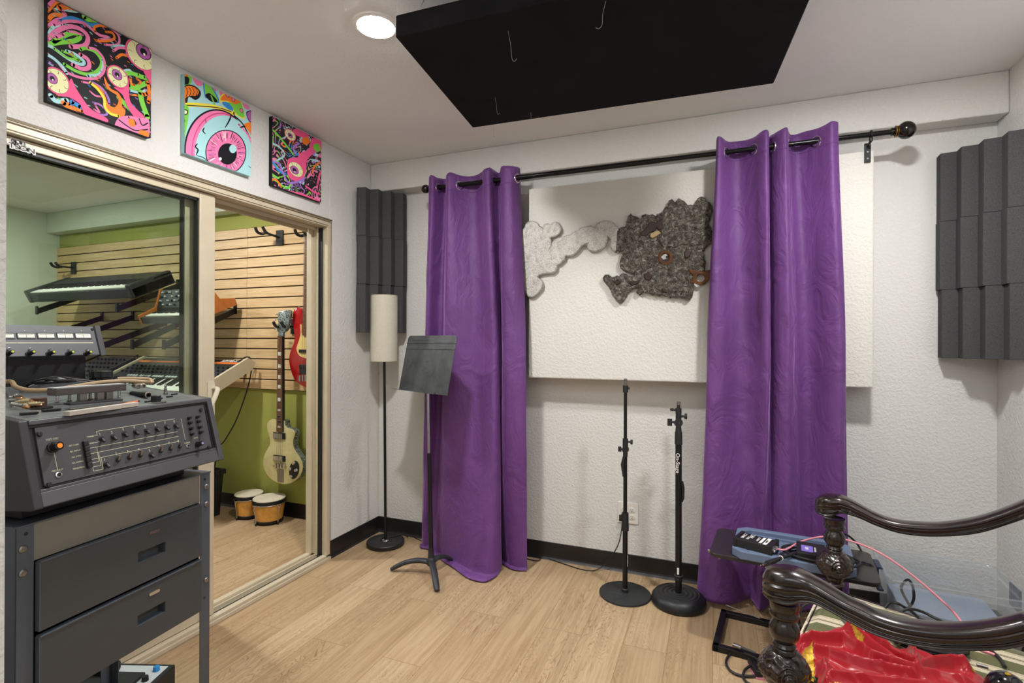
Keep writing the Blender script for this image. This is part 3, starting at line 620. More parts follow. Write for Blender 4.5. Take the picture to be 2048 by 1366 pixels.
# ---- microphone stands
m_rubber = M('dark_rubber','1d1e20',.55,bump=.15,bscale=300)
def mic_tube(px0, py0, px1, py1, Y, z0, z1):
    a = ony(px0,py0,Y).x; b = ony(px1,py1,Y).x; return a, b
s1 = onz(1250,1189,0)
r1 = thing('microphone_stand','taller black microphone stand on a thin flat round base by the wall outlet','microphone stand',(s1.x,s1.y,0))
MB().lathe([(.126,0),(.129,.003),(.128,.009),(.122,.012),(.03,.014),(.02,.016)],56).build('base', M('dark_cast_base','2f3133',.5,.3,bump=.15,bscale=120), r1)
TT = Matrix.Translation((-.02,-.03,.0135))
m = MB(); tri = [(-.045,.02),(.04,.012),(-.012,-.052)]
m.tube([V(*p,.0142)+V(-.03,-.045,-.0005) for p in tri],.0012,5,closed=True); m.build('cast_emblem', m_steel if 0 else M('worn_grey_metal','5a5c5d',.5,.3), r1)
tx = ony(1251,770,s1.y).x-s1.x
def pt1(z): return V(tx*(z/1.09),0,z)
m = MB(); m.cyl(pt1(.014),pt1(.36),.0128,seg=20); m.build('lower_tube', m_blk, r1)
MB().lathe([(.018,.014),(.018,.03),(.014,.034)],20).build('foot_collar', m_rubber, r1)
m = MB(); m.cyl(pt1(.36),pt1(.76),.0098,seg=18); m.cyl(pt1(.76),pt1(1.06),.0085,seg=18); m.build('upper_tube', m_blk, r1)
m = MB(); m.cyl(pt1(.325),pt1(.415),.0185,.017,20); m.box(-.03,-.012,-.006,.006,.37,.40,Matrix.Translation(pt1(.37)*1-V(0,0,.37))); m.build('clutch', m_rubber, r1)
m = MB(); m.cyl(pt1(.745),pt1(.79),.014,seg=16); m.cyl(pt1(.70),pt1(.745),.012,seg=16); m.cyl(pt1(.775)+V(0,0,0),pt1(.775)+V(.028,0,0),.005); m.cyl(pt1(.775)+V(.026,0,0),pt1(.775)+V(.036,0,0),.012,seg=10)
m.cyl(pt1(.735)+V(0,-.008,0),pt1(.735)+V(0,.012,0),.017,seg=18); m.cyl(pt1(.735),pt1(.735)+V(-.022,0,0),.004); m.box(-.036,-.02,-.004,.004,.722,.748,Matrix.Translation((pt1(.735).x,0,0)))
m.build('boom_clamp', m_rubber, r1)
m = MB(); m.tube([pt1(.70)+V(-.006,-.01,0),pt1(.66)+V(-.012,-.014,0),pt1(.60)+V(-.006,-.012,0)],lambda t:.006+.003*math.sin(t*PI),8); m.build('cable_clip', m_rubber, r1)
m = MB(); m.cyl(pt1(1.025),pt1(1.06),.0135,seg=16); m.box(.012,.02,-.004,.004,1.04,1.052); m.build('top_collar', m_rubber, r1)
MB().lathe([(.0075,1.06),(.0075,1.078),(.0085,1.079),(.0085,1.094),(.005,1.096)],14,Matrix.Translation((tx,0,0))).build('threaded_tip', m_steel, r1)
MB().box(.0105,.0135,-.004,.004,.145,.20,Matrix.Translation((0,0,0))).build('white_sticker', m_wht, r1)
s2 = onz(1357,1207,0)
r2 = thing('microphone_stand','shorter black microphone stand on a heavy domed ringed base beside the right curtain','microphone stand',(s2.x,s2.y,0))
prof = [(.118,0),(.128,.006),(.130,.016),(.126,.034),(.112,.050),(.098,.056)]
for k in range(4):
    R = .092-k*.021; prof += [(R,.053),(R-.005,.056),(R-.011,.0575),(R-.017,.056)]
prof += [(.012,.056)]
MB().lathe(prof,64).build('base', M('dark_iron_base','242527',.42,.3,bump=.15,bscale=150), r2)
tx2 = ony(1357,830,s2.y).x-s2.x
def pt2(z): return V(tx2*(z/.97),0,z)
MB().cyl(pt2(.03),pt2(.84),.0155,seg=22).build('lower_tube', m_blk, r2)
MB().lathe([(.0185,.115),(.0185,.135),(.022,.138),(.0185,.141)],20,Matrix.Translation((.0,0,0))).build('foot_collar', m_rubber, r2)
m = MB(); m.cyl(pt2(.78),pt2(.84),.0185,.0175,22); m.build('grip', m_rubber, r2)
m = MB(); m.cyl(pt2(.84),pt2(.875),.0155,.012,16); m.cyl(pt2(.875),pt2(.93),.0135,seg=16)
m.cyl(pt2(.885)+V(0,-.014,0),pt2(.885)+V(0,.01,0),.02,seg=20); m.cyl(pt2(.885),pt2(.888)+V(-.035,-.004,0),.006); m.box(-.052,-.03,-.006,.004,.868,.902,Matrix.Translation((pt2(.885).x,0,0)))
m.cyl(pt2(.918),pt2(.918)+V(.03,0,0),.006); m.cyl(pt2(.918)+V(.028,0,0),pt2(.918)+V(.04,0,0),.014,seg=10)
m.build('boom_clamp', m_rubber, r2)
m = MB(); m.cyl(pt2(.93),pt2(.957),.0145,seg=16); m.cyl(pt2(.945),pt2(.948)+V(-.028,0,0),.006); m.sphere(pt2(.948)+V(-.03,0,0),.0085,10,8,(1.3,.6,.9)); m.cyl(pt2(.957),pt2(.973),.0078,seg=12); m.build('top_collar', m_rubber, r2)
MB().cyl(pt2(.973),pt2(.988),.009,seg=14).build('threaded_tip', m_steel, r2)
m = MB(); m.tube([pt2(.60)+V(.016,0,0),pt2(.57)+V(.022,0,0),pt2(.52)+V(.021,0,0),pt2(.50)+V(.014,0,0)],.0065,8); m.build('cable_clip', m_rubber, r2)
MB().box(-.006,.003,-.0165,-.0145,.148,.18).build('white_sticker', m_wht, r2)
q = pt2(.69); T_ = frame((q.x-.004,-.0160,.69),(0,0,-1),(1,0,0)); T_ = Matrix.Translation((0,0,0))@T_
o = textmesh('On-Stage', .026, Matrix(((0,1,0,q.x-.003),(0,0,-1,-.0157),(-1,0,0,.69),(0,0,0,1))), m_wht, 'lettering', r2, None, .0006)
# ================================================================ tape recorder on its cart
AN = math.radians(6.0)
U = V(-math.sin(AN), math.cos(AN), 0); WO = V(math.cos(AN), math.sin(AN), 0); ZZ = V(0,0,1)
def fitw(pl, pyl, pr, pyr, width):     # place a segment of known width along U between two sight lines
    d0, d1 = ray(pl,pyl), ray(pr,pyr)
    cr = lambda a, b: a.x*b.y-a.y*b.x
    t1 = width*cr(U,d0)/cr(d1,d0); return CAM+d1*t1
def plane(px, py, o, n): d = ray(px,py); return CAM+d*((o-CAM).dot(n)/d.dot(n))
PR = fitw(78,985,431,900,.483)         # lower right corner of the control panel
tr_ = plane(411,798,PR,U)              # a point in the vertical plane of the panel's right end
# panel plane through PR, PR+U and the top edge
e1 = tr_-PR; s_back = -e1.dot(WO); z_top = tr_.z
UPV = (e1-U*e1.dot(U)); PH = UPV.length; UPV.normalize(); PNRM = U.cross(UPV); PNRM = PNRM if PNRM.dot(WO) > 0 else -PNRM
def PT(a, b, c=0): return PR + U*a + UPV*b + PNRM*c        # a<=0 leftwards, b up the panel, c out of it
def PP(px, py):
    p = plane(px,py,PR,PNRM)-PR; return p.dot(U), p.dot(UPV)
def z6(x, y): return PP(100+x/5.689, 830+y/5.689)
def z3(x, y): return PP(x/3.794, 640+y/3.794)
TPN = Matrix(((U.x,UPV.x,PNRM.x,PR.x),(U.y,UPV.y,PNRM.y,PR.y),(U.z,UPV.z,PNRM.z,PR.z),(0,0,0,1)))
PW = .483
m_gun = M('gunmetal_enamel','4b4b4e',.45,.25,bump=.12,bscale=350,var=.05)
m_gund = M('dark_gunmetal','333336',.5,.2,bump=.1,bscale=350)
m_deck = M('grey_deck_metal','6b6e70',.38,.4)
m_crm = M('cream_silkscreen','c9c6a6',.6)
m_soft = M('soft_black','101012',.5)
rec = thing('tape_recorder','dark grey multitrack tape recorder with toggle switch panel, standing on the drawer cart','tape recorder',PR-ZZ*.05-U*.24-WO*.2)
K = dict(root=rec)
DS = .105                              # deck rise per metre of depth
TOPF = PT(0,PH,0)                      # top right front edge of panel
def DK(px, py, h=0):                   # point on the (slightly rising) deck, h above it
    n = (ZZ+WO*DS).normalized(); return plane(px,py,TOPF+ZZ*h,n)
def DP(a, s, h=0): return TOPF + U*a - WO*s + ZZ*(DS*s+h)
# body: side profile swept across the width
def sweep(prof, a0, a1, mat, name, parent=rec, bevel=.003):
    m = MB(); r0 = [TOPF+U*a0-WO*s+ZZ*z for s, z in prof]; r1 = [TOPF+U*a1-WO*s+ZZ*z for s, z in prof]; n = len(prof)
    m.add(r0+r1, [tuple(range(n)), tuple(reversed(range(n,2*n)))]+[(i,n+i,n+(i+1)%n,(i+1)%n) for i in range(n)])
    return m.build(name, mat, parent, smooth=0, bevel=bevel, **K)
e2 = PR-TOPF; sb, zb = -e2.dot(WO), e2.z   # s and z of the lower lip relative to TOPF
body = [(0.004,-.002),(sb+.004,zb),(sb-.006,zb-.034),(sb+.004,zb-.036),(.10,zb-.05),(.44,zb-.05),(.45,-.02),(.44,DS*.44),(.02,DS*.02)]
sweep(body, -PW+.002, -.002, m_gund, 'chassis')
front = [(-.001,.0),(sb-.001,zb),(sb-.012,zb-.030),(sb-.002,zb-.032),(sb+.008,zb-.002),(.007,.001)]
# panel plate with a proud frame
m = MB(); m.add([PT(-PW+.012,.012,.0015),PT(-.012,.012,.0015),PT(-.012,PH-.016,.0015),PT(-PW+.012,PH-.016,.0015),PT(-PW+.012,.012,-.004),PT(-.012,.012,-.004),PT(-.012,PH-.016,-.004),PT(-PW+.012,PH-.016,-.004)],[(0,1,2,3),(7,6,5,4),(4,5,1,0),(5,6,2,1),(6,7,3,2),(7,4,0,3)])
pan = m.build('control_panel', m_gun, rec, smooth=0, bevel=.001, **K)
m = MB(); m.box(-PW,0,PH-.0105,PH+.001,-.002,.006,TPN); m.box(-PW,0,-.001,.007,-.004,.004,TPN)
m.build('panel_rail', m_gun, rec, smooth=0, bevel=.002, **K)
m = MB(); m.box(-PW,0,PH-.0155,PH-.0112,.0005,.003,TPN); m.box(-.0118,-.008,.004,PH-.012,.0005,.003,TPN); m.box(-PW+.02,-.0,.0075,.0105,.0005,.0028,TPN)
m.build('panel_groove', m_soft, rec, smooth=0, **K)
sk = MB(); r = []
for a in (-PW-.004, .004):
    r.append([TOPF+U*a-WO*s+ZZ*z for s, z in [(sb-.004,zb+.001),(sb-.016,zb-.030),(sb-.006,zb-.034),(sb+.02,zb-.034),(sb+.01,zb+.0)]])
sk.add(r[0]+r[1], [tuple(range(5)), tuple(reversed(range(5,10)))]+[(i,5+i,5+(i+1)%5,(i+1)%5) for i in range(5)])
sk.build('lower_skirt', m_gun, rec, smooth=0, bevel=.0015, **K)
for a0, a1 in ((-PW-.020,-PW),(.0,.018)):
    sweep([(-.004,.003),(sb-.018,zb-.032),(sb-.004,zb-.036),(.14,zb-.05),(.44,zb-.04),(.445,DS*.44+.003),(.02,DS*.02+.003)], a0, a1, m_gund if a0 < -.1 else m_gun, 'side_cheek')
# deck plate
m = MB(); vs = [DP(-PW,.0),DP(0,0),DP(0,.44),DP(-PW,.44)]; m.add(vs+[v+ZZ*.003 for v in vs],[(0,3,2,1),(4,5,6,7),(0,1,5,4),(1,2,6,5),(2,3,7,6),(3,0,4,7)])
m.build('deck_plate', m_deck, rec, smooth=0, bevel=.001, **K)
m = MB()
for s_ in (.03,.055): 
    a_, b_ = DP(-PW+.01,s_,.0034), DP(-.02,s_,.0034); m.add([a_,b_,b_-WO*.0015,a_-WO*.0015],[(0,1,2,3)])
m.build('deck_groove', m_soft, rec, smooth=0, **K)
for (x0,x1,y) in ((40,76,830),(84,121,823)):
    p0, p1 = DK(x0,y,.004), DK(x1,y-3,.004); T = frame(p0,(p1-p0),-WO); L_ = (p1-p0).length
    MB().box(0,L_,-.005,.005,0,.005,T).build('push_button', m_soft, rec, smooth=0, bevel=.001, **K)
for px,py in ((300,805),(322,799),(343,795),(353,790)):
    p0 = DK(px-10,py,.003); T = frame(p0,U,-WO); MB().box(0,.02,-.003,.003,0,.004,T).build('push_button', m_soft, rec, smooth=0, bevel=.001, **K)
def dcyl(px, py, r, h0, h1, name, mat, parent=rec, ribs=0, r2=None, seg=24):
    p = DK(px,py,0); fn = (lambda r_,z,a: r_*(1+.05*(1 if math.sin(a*ribs) > 0 else -1))) if ribs else None
    m = MB(); m.lathe([(r,h0),(r2 or r,h1-.001),((r2 or r)*.92,h1)], ribs*4 if ribs else seg, Matrix.Translation(p), True, fn)
    return m.build(name, mat, parent, **K)
m_brn = M('brown_rubber','46291f',.6,var=.15)
dcyl(78,816,.0155,.003,.026,'pinch_roller',m_brn); dcyl(79,818,.026,.002,.0055,'roller_plate',m_soft)
dcyl(312,806,.026,.002,.0045,'dial_disc',m_steel); dcyl(312,806,.012,.0045,.022,'dial_knob',m_soft,ribs=8)
dcyl(202,766,.030,.002,.018,'hub_flange',m_soft,ribs=12); dcyl(202,766,.031,.020,.040,'hub_knob',M('ribbed_black_knob','1f2022',.35),ribs=10)
for px in (335,): pass
# head assembly
def deckbar(p0, p1, wid, h0, h1, name, mat, bevel=.002):
    T = frame(p0,(p1-p0),ZZ.cross(p1-p0)); L_ = (p1-p0).length; return MB().box(0,L_,-wid/2,wid/2,h0,h1,T).build(name,mat,rec,smooth=0,bevel=bevel,**K)
h0_, h1_ = DK(116,808,0), DK(250,798,0)
hd = (h1_-h0_); hl = hd.length
hc0, hc1 = DK(112,792,.030), DK(254,781,.030); hof = (hc0-WO*.018)-V(0,0,.030), (hc1-WO*.018)-V(0,0,.030)
deckbar(hof[0], hof[1], .036, .030, .049, 'head_cover', M('brown_grey_cover','4a4442',.4))
deckbar(hof[0]-WO*.003, hof[1]-WO*.003, .024, .049, .0505, 'cover_top_strip', M('pale_grey_strip','b9bcbd',.4), .0005)  # top of the head cover in a paler grey
for k, f in enumerate((.03,.2,.38,.5,.64,.78,.95)):
    p = h0_+hd*f-WO*.012; T = frame(p,hd,ZZ.cross(hd))
    if k in (2,4,5): MB().box(-.009,.009,-.008,.008,.002,.032,T).build('tape_head', m_steel, rec, smooth=0, bevel=.0015, **K)
    else: MB().lathe([(.0045,.002),(.006,.006),(.0035,.008),(.0035,.024),(.006,.026),(.006,.032)],14,T).build('guide_post', m_steel if k%2 else m_chrome, rec, **K)
deckbar(DK(135,822,0), DK(262,806,0), .02, .003, .006, 'splicing_plate', m_steel, .001)
deckbar(DK(150,815,0)-WO*.03, DK(255,805,0)-WO*.03, .03, .003, .010, 'head_base', m_gund, .001)
# screws
m_scr = M('dark_screw_heads','3b3b3e',.3,.6)
def screw(a, b, r=.0055):
    m = MB(); m.lathe([(r*1.25,.0015),(r*1.25,.0025),(r,.003),(r*.85,.006),(r*.2,.0062),(r*.2,.004)],16,TPN@Matrix.Translation((a,b,0)))
    m.build('panel_screw', m_scr, rec, **K)
for q in ((292,867),(365,1252),(1518,683),(1578,965)): screw(*z3(*q))
# silkscreen lines
def line(pts, w=.0011, nm='silkscreen_line'):
    m = MB()
    for p, q in zip(pts, pts[1:]):
        d = Vector((q[0]-p[0],q[1]-p[1])); n = Vector((-d.y,d.x)).normalized()*w/2
        m.add([TPN@V(p[0]+n.x,p[1]+n.y,.0019),TPN@V(q[0]+n.x,q[1]+n.y,.0019),TPN@V(q[0]-n.x,q[1]-n.y,.0019),TPN@V(p[0]-n.x,p[1]-n.y,.0019)],[(3,2,1,0)])
    return m.build(nm, m_crm, pan, smooth=0, **K)
for L_ in ([(532,235),(522,188),(1415,45)],[(420,385),(1445,190)],[(440,445),(1455,245)],[(455,510),(1465,300)],[(525,370),(552,528),(470,550),(490,640),(598,618),(575,480)],[(545,428),(575,575),(478,592)],[(1485,40),(1535,285)],[(440,248),(530,235)],[(450,325),(560,305)]):
    line([z6(*q) for q in L_])
line([z3(405,1002),z3(434,1145)])
def ptxt(s, q, size, nm='silkscreen_text'):
    a, b = q; textmesh(s, size, TPN@Matrix.Translation((a,b,.0017)), m_crm, nm, pan, rec, .0002)
T1 = [(575,270),(710,248),(838,212),(965,190),(1088,178),(1205,155),(1315,135),(1420,118)]; T2 = [(628,560),(765,515),(895,485),(1020,460),(1140,450),(1252,412),(1365,385),(1470,360)]
for row, ups in ((T1,[0]*8),(T2,[0,1,1,1,0,1,1,1])):
    for k, q in enumerate(row):
        a, b = z6(*q); up_ = ups[k]
        T = TPN@Matrix.Translation((a,b,0))
        sw = MB().lathe([(.0058,.0015),(.0058,.004),(.0045,.0045),(.0045,.006)],12,T).build('toggle_switch', m_soft, pan, **K)
        dy = .011 if up_ else -.010
        MB().cyl(T@V(0,0,.005),T@V(.0,dy,.011),.0028,.0038,10).build('lever', m_steel if up_ else m_soft, sw, **K)
        ptxt(str(k+1),(a-.001,b+(.0165 if up_ else .0115)),.0095)
for s_, q in (('SET COM',(265,345)),('ALL INPUT',(283,410)),('ALL SYNC',(300,473)),('ALL REPRO',(310,538)),('REHEARSAL',(325,603)),('TRACK',(452,248)),('SYNC',(462,325)),('PITCH',(1655,262)),('PHONES',(1558,318))): ptxt(s_, z6(*q), .0052)
ptxt('TEST OSC', z3(392,905), .0062); ptxt('OSC OUT', z3(432,1142), .0055)
a, b = z6(372,300); a2, b2 = z6(430,610)
a_m = (a+a2)/2+.0015
for k in range(5):
    y1 = b+(b2-b)*k/5; y0 = b+(b2-b)*(k+1)/5
    MB().box(a_m-.0055,a_m+.0055,y0+.0006,y1-.0006,.0015,.0095,TPN).build('track_button', m_soft, pan, smooth=0, bevel=.001, **K)
for q in ((1570,38),(1580,95),(1592,158),(1602,220),(1665,25),(1677,78),(1690,142),(1702,200)):
    a, b = z6(*q); MB().lathe([(.0048,.0015),(.0048,.008),(.0038,.0085),(.0038,.013)],10,TPN@Matrix.Translation((a,b,0))).build('trim_knob', m_soft, pan, **K)
def jack(q, r=.007):
    a, b = q; T = TPN@Matrix.Translation((a,b,0))
    j = MB().lathe([(r,.0015),(r,.0035),(r*.62,.004),(r*.6,.0015)],24,T,False).build('headphone_jack', m_chrome, pan, **K)
    MB().lathe([(r*.62,.0016),(.0001,.0016)],20,T,False).build('jack_hole', m_soft, j, **K)
jack(z3(440,1176)); jack(z6(1562,352),.0058)
def bigknob(q, cap, nm, r=.0125, L_=.026):
    a, b = q; T = TPN@Matrix.Translation((a,b,0)); fn = lambda r_,z,an: r_*(1+.03*math.cos(an*12))
    k = MB().lathe([(r,.0015),(r,.006),(r*.85,.008),(r*.78,L_-.001),(r*.7,L_)],48,T,True,fn).build(nm, M('glossy_black_knob','141416',.25), pan, **K)
    MB().lathe([(r*.45,L_),(r*.45,L_+.0008),(.0001,L_+.001)],24,T).build('knob_cap', cap, k, **K)
bigknob(z3(395,968), M('orange_cap','f08a1d',.4), 'oscillator_knob')
bigknob(z6(1672,335), M('lilac_cap','8f86b8',.4), 'level_knob', .0085, .022)
# base and feet
sweep([(.05,zb-.05),(.05,zb-.075),(.42,zb-.075),(.42,zb-.05)], -PW+.02, -.03, m_soft, 'base_plinth')
# ---- meter bridge
BS = .425
BO = TOPF - WO*BS; zb0 = 1.232-BO.z; zb1 = 1.327-BO.z
bp0 = BO+ZZ*zb0; bup = (-WO*.03+ZZ*(zb1-zb0)); BHt = bup.length; bup.normalize(); bn = U.cross(bup); bn = bn if bn.dot(WO) > 0 else -bn
TB = Matrix(((U.x,bup.x,bn.x,bp0.x),(U.y,bup.y,bn.y,bp0.y),(U.z,bup.z,bn.z,bp0.z),(0,0,0,1)))
def BPX(x, y): p = plane(x/3.794, 640+y/3.794, bp0, bn)-bp0; return p.dot(U), p.dot(bup)
br_ = thing('meter_bridge','grey meter bridge with a row of level meters behind the recorder deck','meter bridge',bp0-U*.24)
KB = dict(root=br_)
m = MB(); m.box(-PW,-.018,0,BHt,-.09,0,TB); brb = m.build('meter_panel', M('blue_grey_panel','66686b',.42,.3), br_, smooth=0, bevel=.002, **KB)
for a0 in (-.0165, -PW-.018):
    MB().box(a0,a0+.018,-.004,BHt+.003,-.095,.004,TB).build('end_cheek', m_gun, br_, smooth=0, bevel=.002, **KB)
MB().box(-.0185,-.0162,0,BHt,-.08,.001,TB).build('shadow_gap', m_soft, br_, smooth=0, **KB)
m = MB(); v0 = [bp0-U*(PW-.03)-WO*.02, bp0-U*.05-WO*.02, bp0-U*.05-WO*.10, bp0-U*(PW-.03)-WO*.10]; zz_ = (DP(0,.43).z+.003)
m.add([V(p.x,p.y,zz_) for p in v0]+[V(p.x,p.y,bp0.z) for p in v0],[(0,3,2,1),(4,5,6,7),(0,1,5,4),(1,2,6,5),(2,3,7,6),(3,0,4,7)]); m.build('support_neck', m_soft, br_, smooth=0, **KB)
mw = [(570,685),(432,552),(285,410),(130,262),(-35,105),(-215,-75),(-400,-250)]
m_face = M('meter_face','e9e5d3',.5,emit=.12); m_bez = M('meter_bezel','4a4c50',.4)
for i,(x0,x1) in enumerate(mw):
    if i < 5:
        a0, b0 = BPX(x0,144); a1, b1 = BPX(x1,98)
        wq = a1-a0; last = (a0,a1,b0,b1)
    else: a1 = last[0]-.016-(i-5)*.069; a0 = a1-.052
    if a0 < -PW+.006: break
    mt = MB().box(a0,a1,b0,b1,.0002,.0022,TB).build('level_meter', m_bez, br_, smooth=0, bevel=.0008, **KB)
    MB().box(a0+.003,a1-.003,b0+.004,b1-.004,.0022,.0026,TB).build('meter_scale', m_face, mt, smooth=0, **KB)
    m = MB(); c_ = (a0+a1)/2; m.box(c_-.018,c_+.018,(b0+b1)/2+.002,(b0+b1)/2+.003,.0026,.0028,TB); m.box(c_-.001,c_,b0+.004,b1-.006,.0026,.0028,TB); m.build('needle', m_ink, mt, smooth=0, **KB)
    MB().box(a0-.002,a1+.002,BPX(600,175)[1]-.0006,BPX(600,171)[1]+.0002,.0001,.0006,TB).build('channel_line', m_crm, br_, smooth=0, **KB)
    MB().lathe([(.0016,.0001),(.0016,.0008)],10,TB@Matrix.Translation((c_-.001,b1+.007,0))).build('peak_lamp', m_crm, br_, **KB)
    ka, kb = BPX((x0+x1)/2 + 22 - (627-x0 if 0 else 0), 258) if i < 5 else (c_,last_k)
    if i < 5: last_k = kb
    ka = c_-.004
    kn = MB().lathe([(.008,.0001),(.008,.003),(.0062,.004),(.0056,.024),(.0048,.025)],20,TB@Matrix.Translation((ka,kb,0))).build('channel_knob', m_soft, br_, **KB)
    MB().lathe([(.0036,.025),(.0034,.0256),(.0001,.0257)],14,TB@Matrix.Translation((ka,kb,0))).build('knob_cap', M('yellow_green_cap','b9c23a',.4), kn, **KB)
    MB().lathe([(.0055,.0001),(.0055,.004),(.0035,.0042),(.0033,.002),(.0001,.002)],18,TB@Matrix.Translation((ka+.007,kb+.0135,0))).build('jack_ring', m_chrome, br_, **KB)
for q in ((712,72),(752,287)):
    a, b = BPX(*q); MB().lathe([(.005,0),(.004,.003),(.0015,.003),(.001,.0015)],12,TB@Matrix.Translation((min(a,-.024),b,0))).build('panel_screw', m_scr, br_, **KB)
# ---- things lying on the deck
m_hose = M('tan_cable_jacket','9c8464',.5)
def dpts(L_): return [DK(px,py,h) for px,py,h in L_]
o = MB().tube(catmull(dpts([(-20,770,.02),(20,763,.03),(32,774,.03),(62,781,.03),(110,779,.035),(150,773,.04),(200,765,.04),(250,762,.04),(290,764,.036),(303,765,.036),(298,759,.04),(262,757,.042),(235,758,.040)]),6),.0060,10).build('tan_cable', m_hose, None); o.name='audio_cable'
tag(o,'thick tan cable looped over the recorder deck behind the tape heads','cable')
cb_ = thing('wire_bundle','bundle of thin black wires heaped on the recorder deck in front of the meter bridge','wire bundle',DK(115,775,.01))
random.seed(3)
for k in range(18):
    h = random.uniform(.008,.034); j = lambda a: random.uniform(-a,a)
    P_ = dpts([(48+j(8),772+j(3),h*.4),(78+j(10),762+j(4),h+.006),(115+j(12),758+j(4),h+.010),(155+j(10),760+j(4),h*.8+.006),(190+j(10),764+j(3),h*.5)])
    MB().tube(catmull(P_,6),.0019,6).build('wire', M('black_wire','1b1b1c',.35) if k%3 else M('grey_wire','6f7072',.35), cb_, root=cb_)
cn = thing('connector_pile','heap of small copper and brass cable plugs at the left of the recorder deck','plugs',DK(45,808,.01)); 
m_cop = M('copper_plug','b98a62',.3,.85); m_brs = M('pale_brass','cbbd94',.28,.85)
for k in range(16):
    p = DK(26+random.uniform(0,50), 806+random.uniform(-16,8), .008+random.uniform(0,.022)); d = V(random.uniform(-1,1),random.uniform(-1,1),random.uniform(-.2,.3)).normalized()
    T = Matrix.Translation(p)@d.to_track_quat('Z','Y').to_matrix().to_4x4()
    MB().lathe([(.003,-.012),(.0045,-.011),(.0045,.002),(.0035,.003),(.0035,.009),(.0016,.010),(.0016,.016)],12,T).build('plug', [m_cop,m_brs,m_steel][k%3], cn, root=cn)
def tubeend(px, py, h, d, r, L_, lab, mat):
    p = DK(px,py,h); T = Matrix.Translation(p)@Vector(d).to_track_quat('Z','Y').to_matrix().to_4x4()
    q = thing('metal_sleeve', lab, 'connector', p)
    MB().lathe([(r,-L_),(r,0),(r*.62,.0002),(r*.58,-.008),(.0001,-.008)],20,T).build('sleeve_body', mat, q, root=q)
    MB().lathe([(r*1.12,-.004),(r*1.12,.0),(r*.98,.0006)],20,T,False).build('rim', M('pinkish_metal','c9b2a4',.3,.7), q, root=q)
tubeend(277,773,.030,(1,-.35,0),.0075,.045,'small hollow connector sleeve on the deck, left of two side by side',m_steel)
tubeend(287,772,.030,(1,-.2,0),.0068,.045,'small hollow connector sleeve on the deck, right of two side by side',m_steel)
tubeend(297,790,.014,(1,-.1,0),.0075,.09,'long black barrel connector with ringed end lying on the recorder deck',m_soft)
p = DK(331,791,0); q = thing('jack_plug','silver jack plug standing tip up at the back right of the recorder deck','plug',p)
MB().lathe([(.006,.003),(.006,.010),(.0045,.011),(.0045,.022),(.0032,.023),(.0032,.029),(.0042,.031),(.002,.036),(.0005,.040)],16,Matrix.Translation(p)).build('plug_body', m_steel, q, root=q)
p = DK(240,770,.01); q = thing('clamp','grey metal clip lying behind the tape heads','clip',p)
MB().box(-.014,.014,-.006,.006,0,.022,Matrix.Translation(p)@Matrix.Rotation(.5,4,'Y')@Matrix.Rotation(.3,4,'Z')).build('clip_body', m_steel, q, smooth=0, bevel=.002, root=q)
p0, p1 = DK(133,832,.0035), DK(272,812,.0035); T = frame(p0,(p1-p0),ZZ.cross(p1-p0)); q = thing('wood_strip','pale grey painted wooden strip lying along the front of the recorder deck','wood strip',p0)
MB().box(0,(p1-p0).length,-.009,.009,0,.011,T).build('strip_body', M('whitewashed_wood','b3aba2',.6,var=.1), q, smooth=0, bevel=.0008, root=q)
p0, p1 = DK(258,812,.0035)-WO*.02, DK(285,806,.0035)-WO*.02; q = thing('pencil','short orange pencil on the recorder deck','pencil',p0)
MB().cyl(p0+ZZ*.004,p1+ZZ*.004,.0036,.0036,6).build('pencil_body', M('orange_paint','cf6a31',.4), q, root=q)
MB().cyl(p1+ZZ*.004,p1+ZZ*.004+(p1-p0).normalized()*.012,.0036,.0006,6).build('pencil_tip', m_ink, q, root=q)
# ---- drawer cart
CRt = fitw(68,1123,401,1007.5,.452)
CO = V(CRt.x,CRt.y,0); TC = Matrix(((U.x,WO.x,0,CO.x),(U.y,WO.y,0,CO.y),(0,0,1,0),(0,0,0,1)))   # local: a along U, o outwards
def CZp(px, py): return plane(px,py,CO,WO)
zA = CZp(401,950).z; zD1 = CZp(401,1007.5).z; zD1b = CZp(401,1111).z; zD2 = CZp(404,1116).z; zD2b = CZp(401,1219).z
m_cart = M('blue_grey_cart_enamel','505760',.42,.25,bump=.1,bscale=400); m_drw = M('charcoal_drawer_enamel','46494c',.45,.25,bump=.15,bscale=500); m_apr = M('warm_grey_apron','77746b',.5,.15)
ct = thing('drawer_cart','blue grey metal rack cart with two wide drawers, carrying the tape recorder','cart',CO-U*.22-WO*.2,AN)
ROOTM[ct.name] = Matrix.Translation(CO-U*.22-WO*.2)@Matrix.Rotation(AN,4,'Z'); KC = dict(root=ct)
CD = .42
def cbox(m, a0,a1,o0,o1,z0,z1): return m.box(a0,a1,o0,o1,z0,z1,TC)
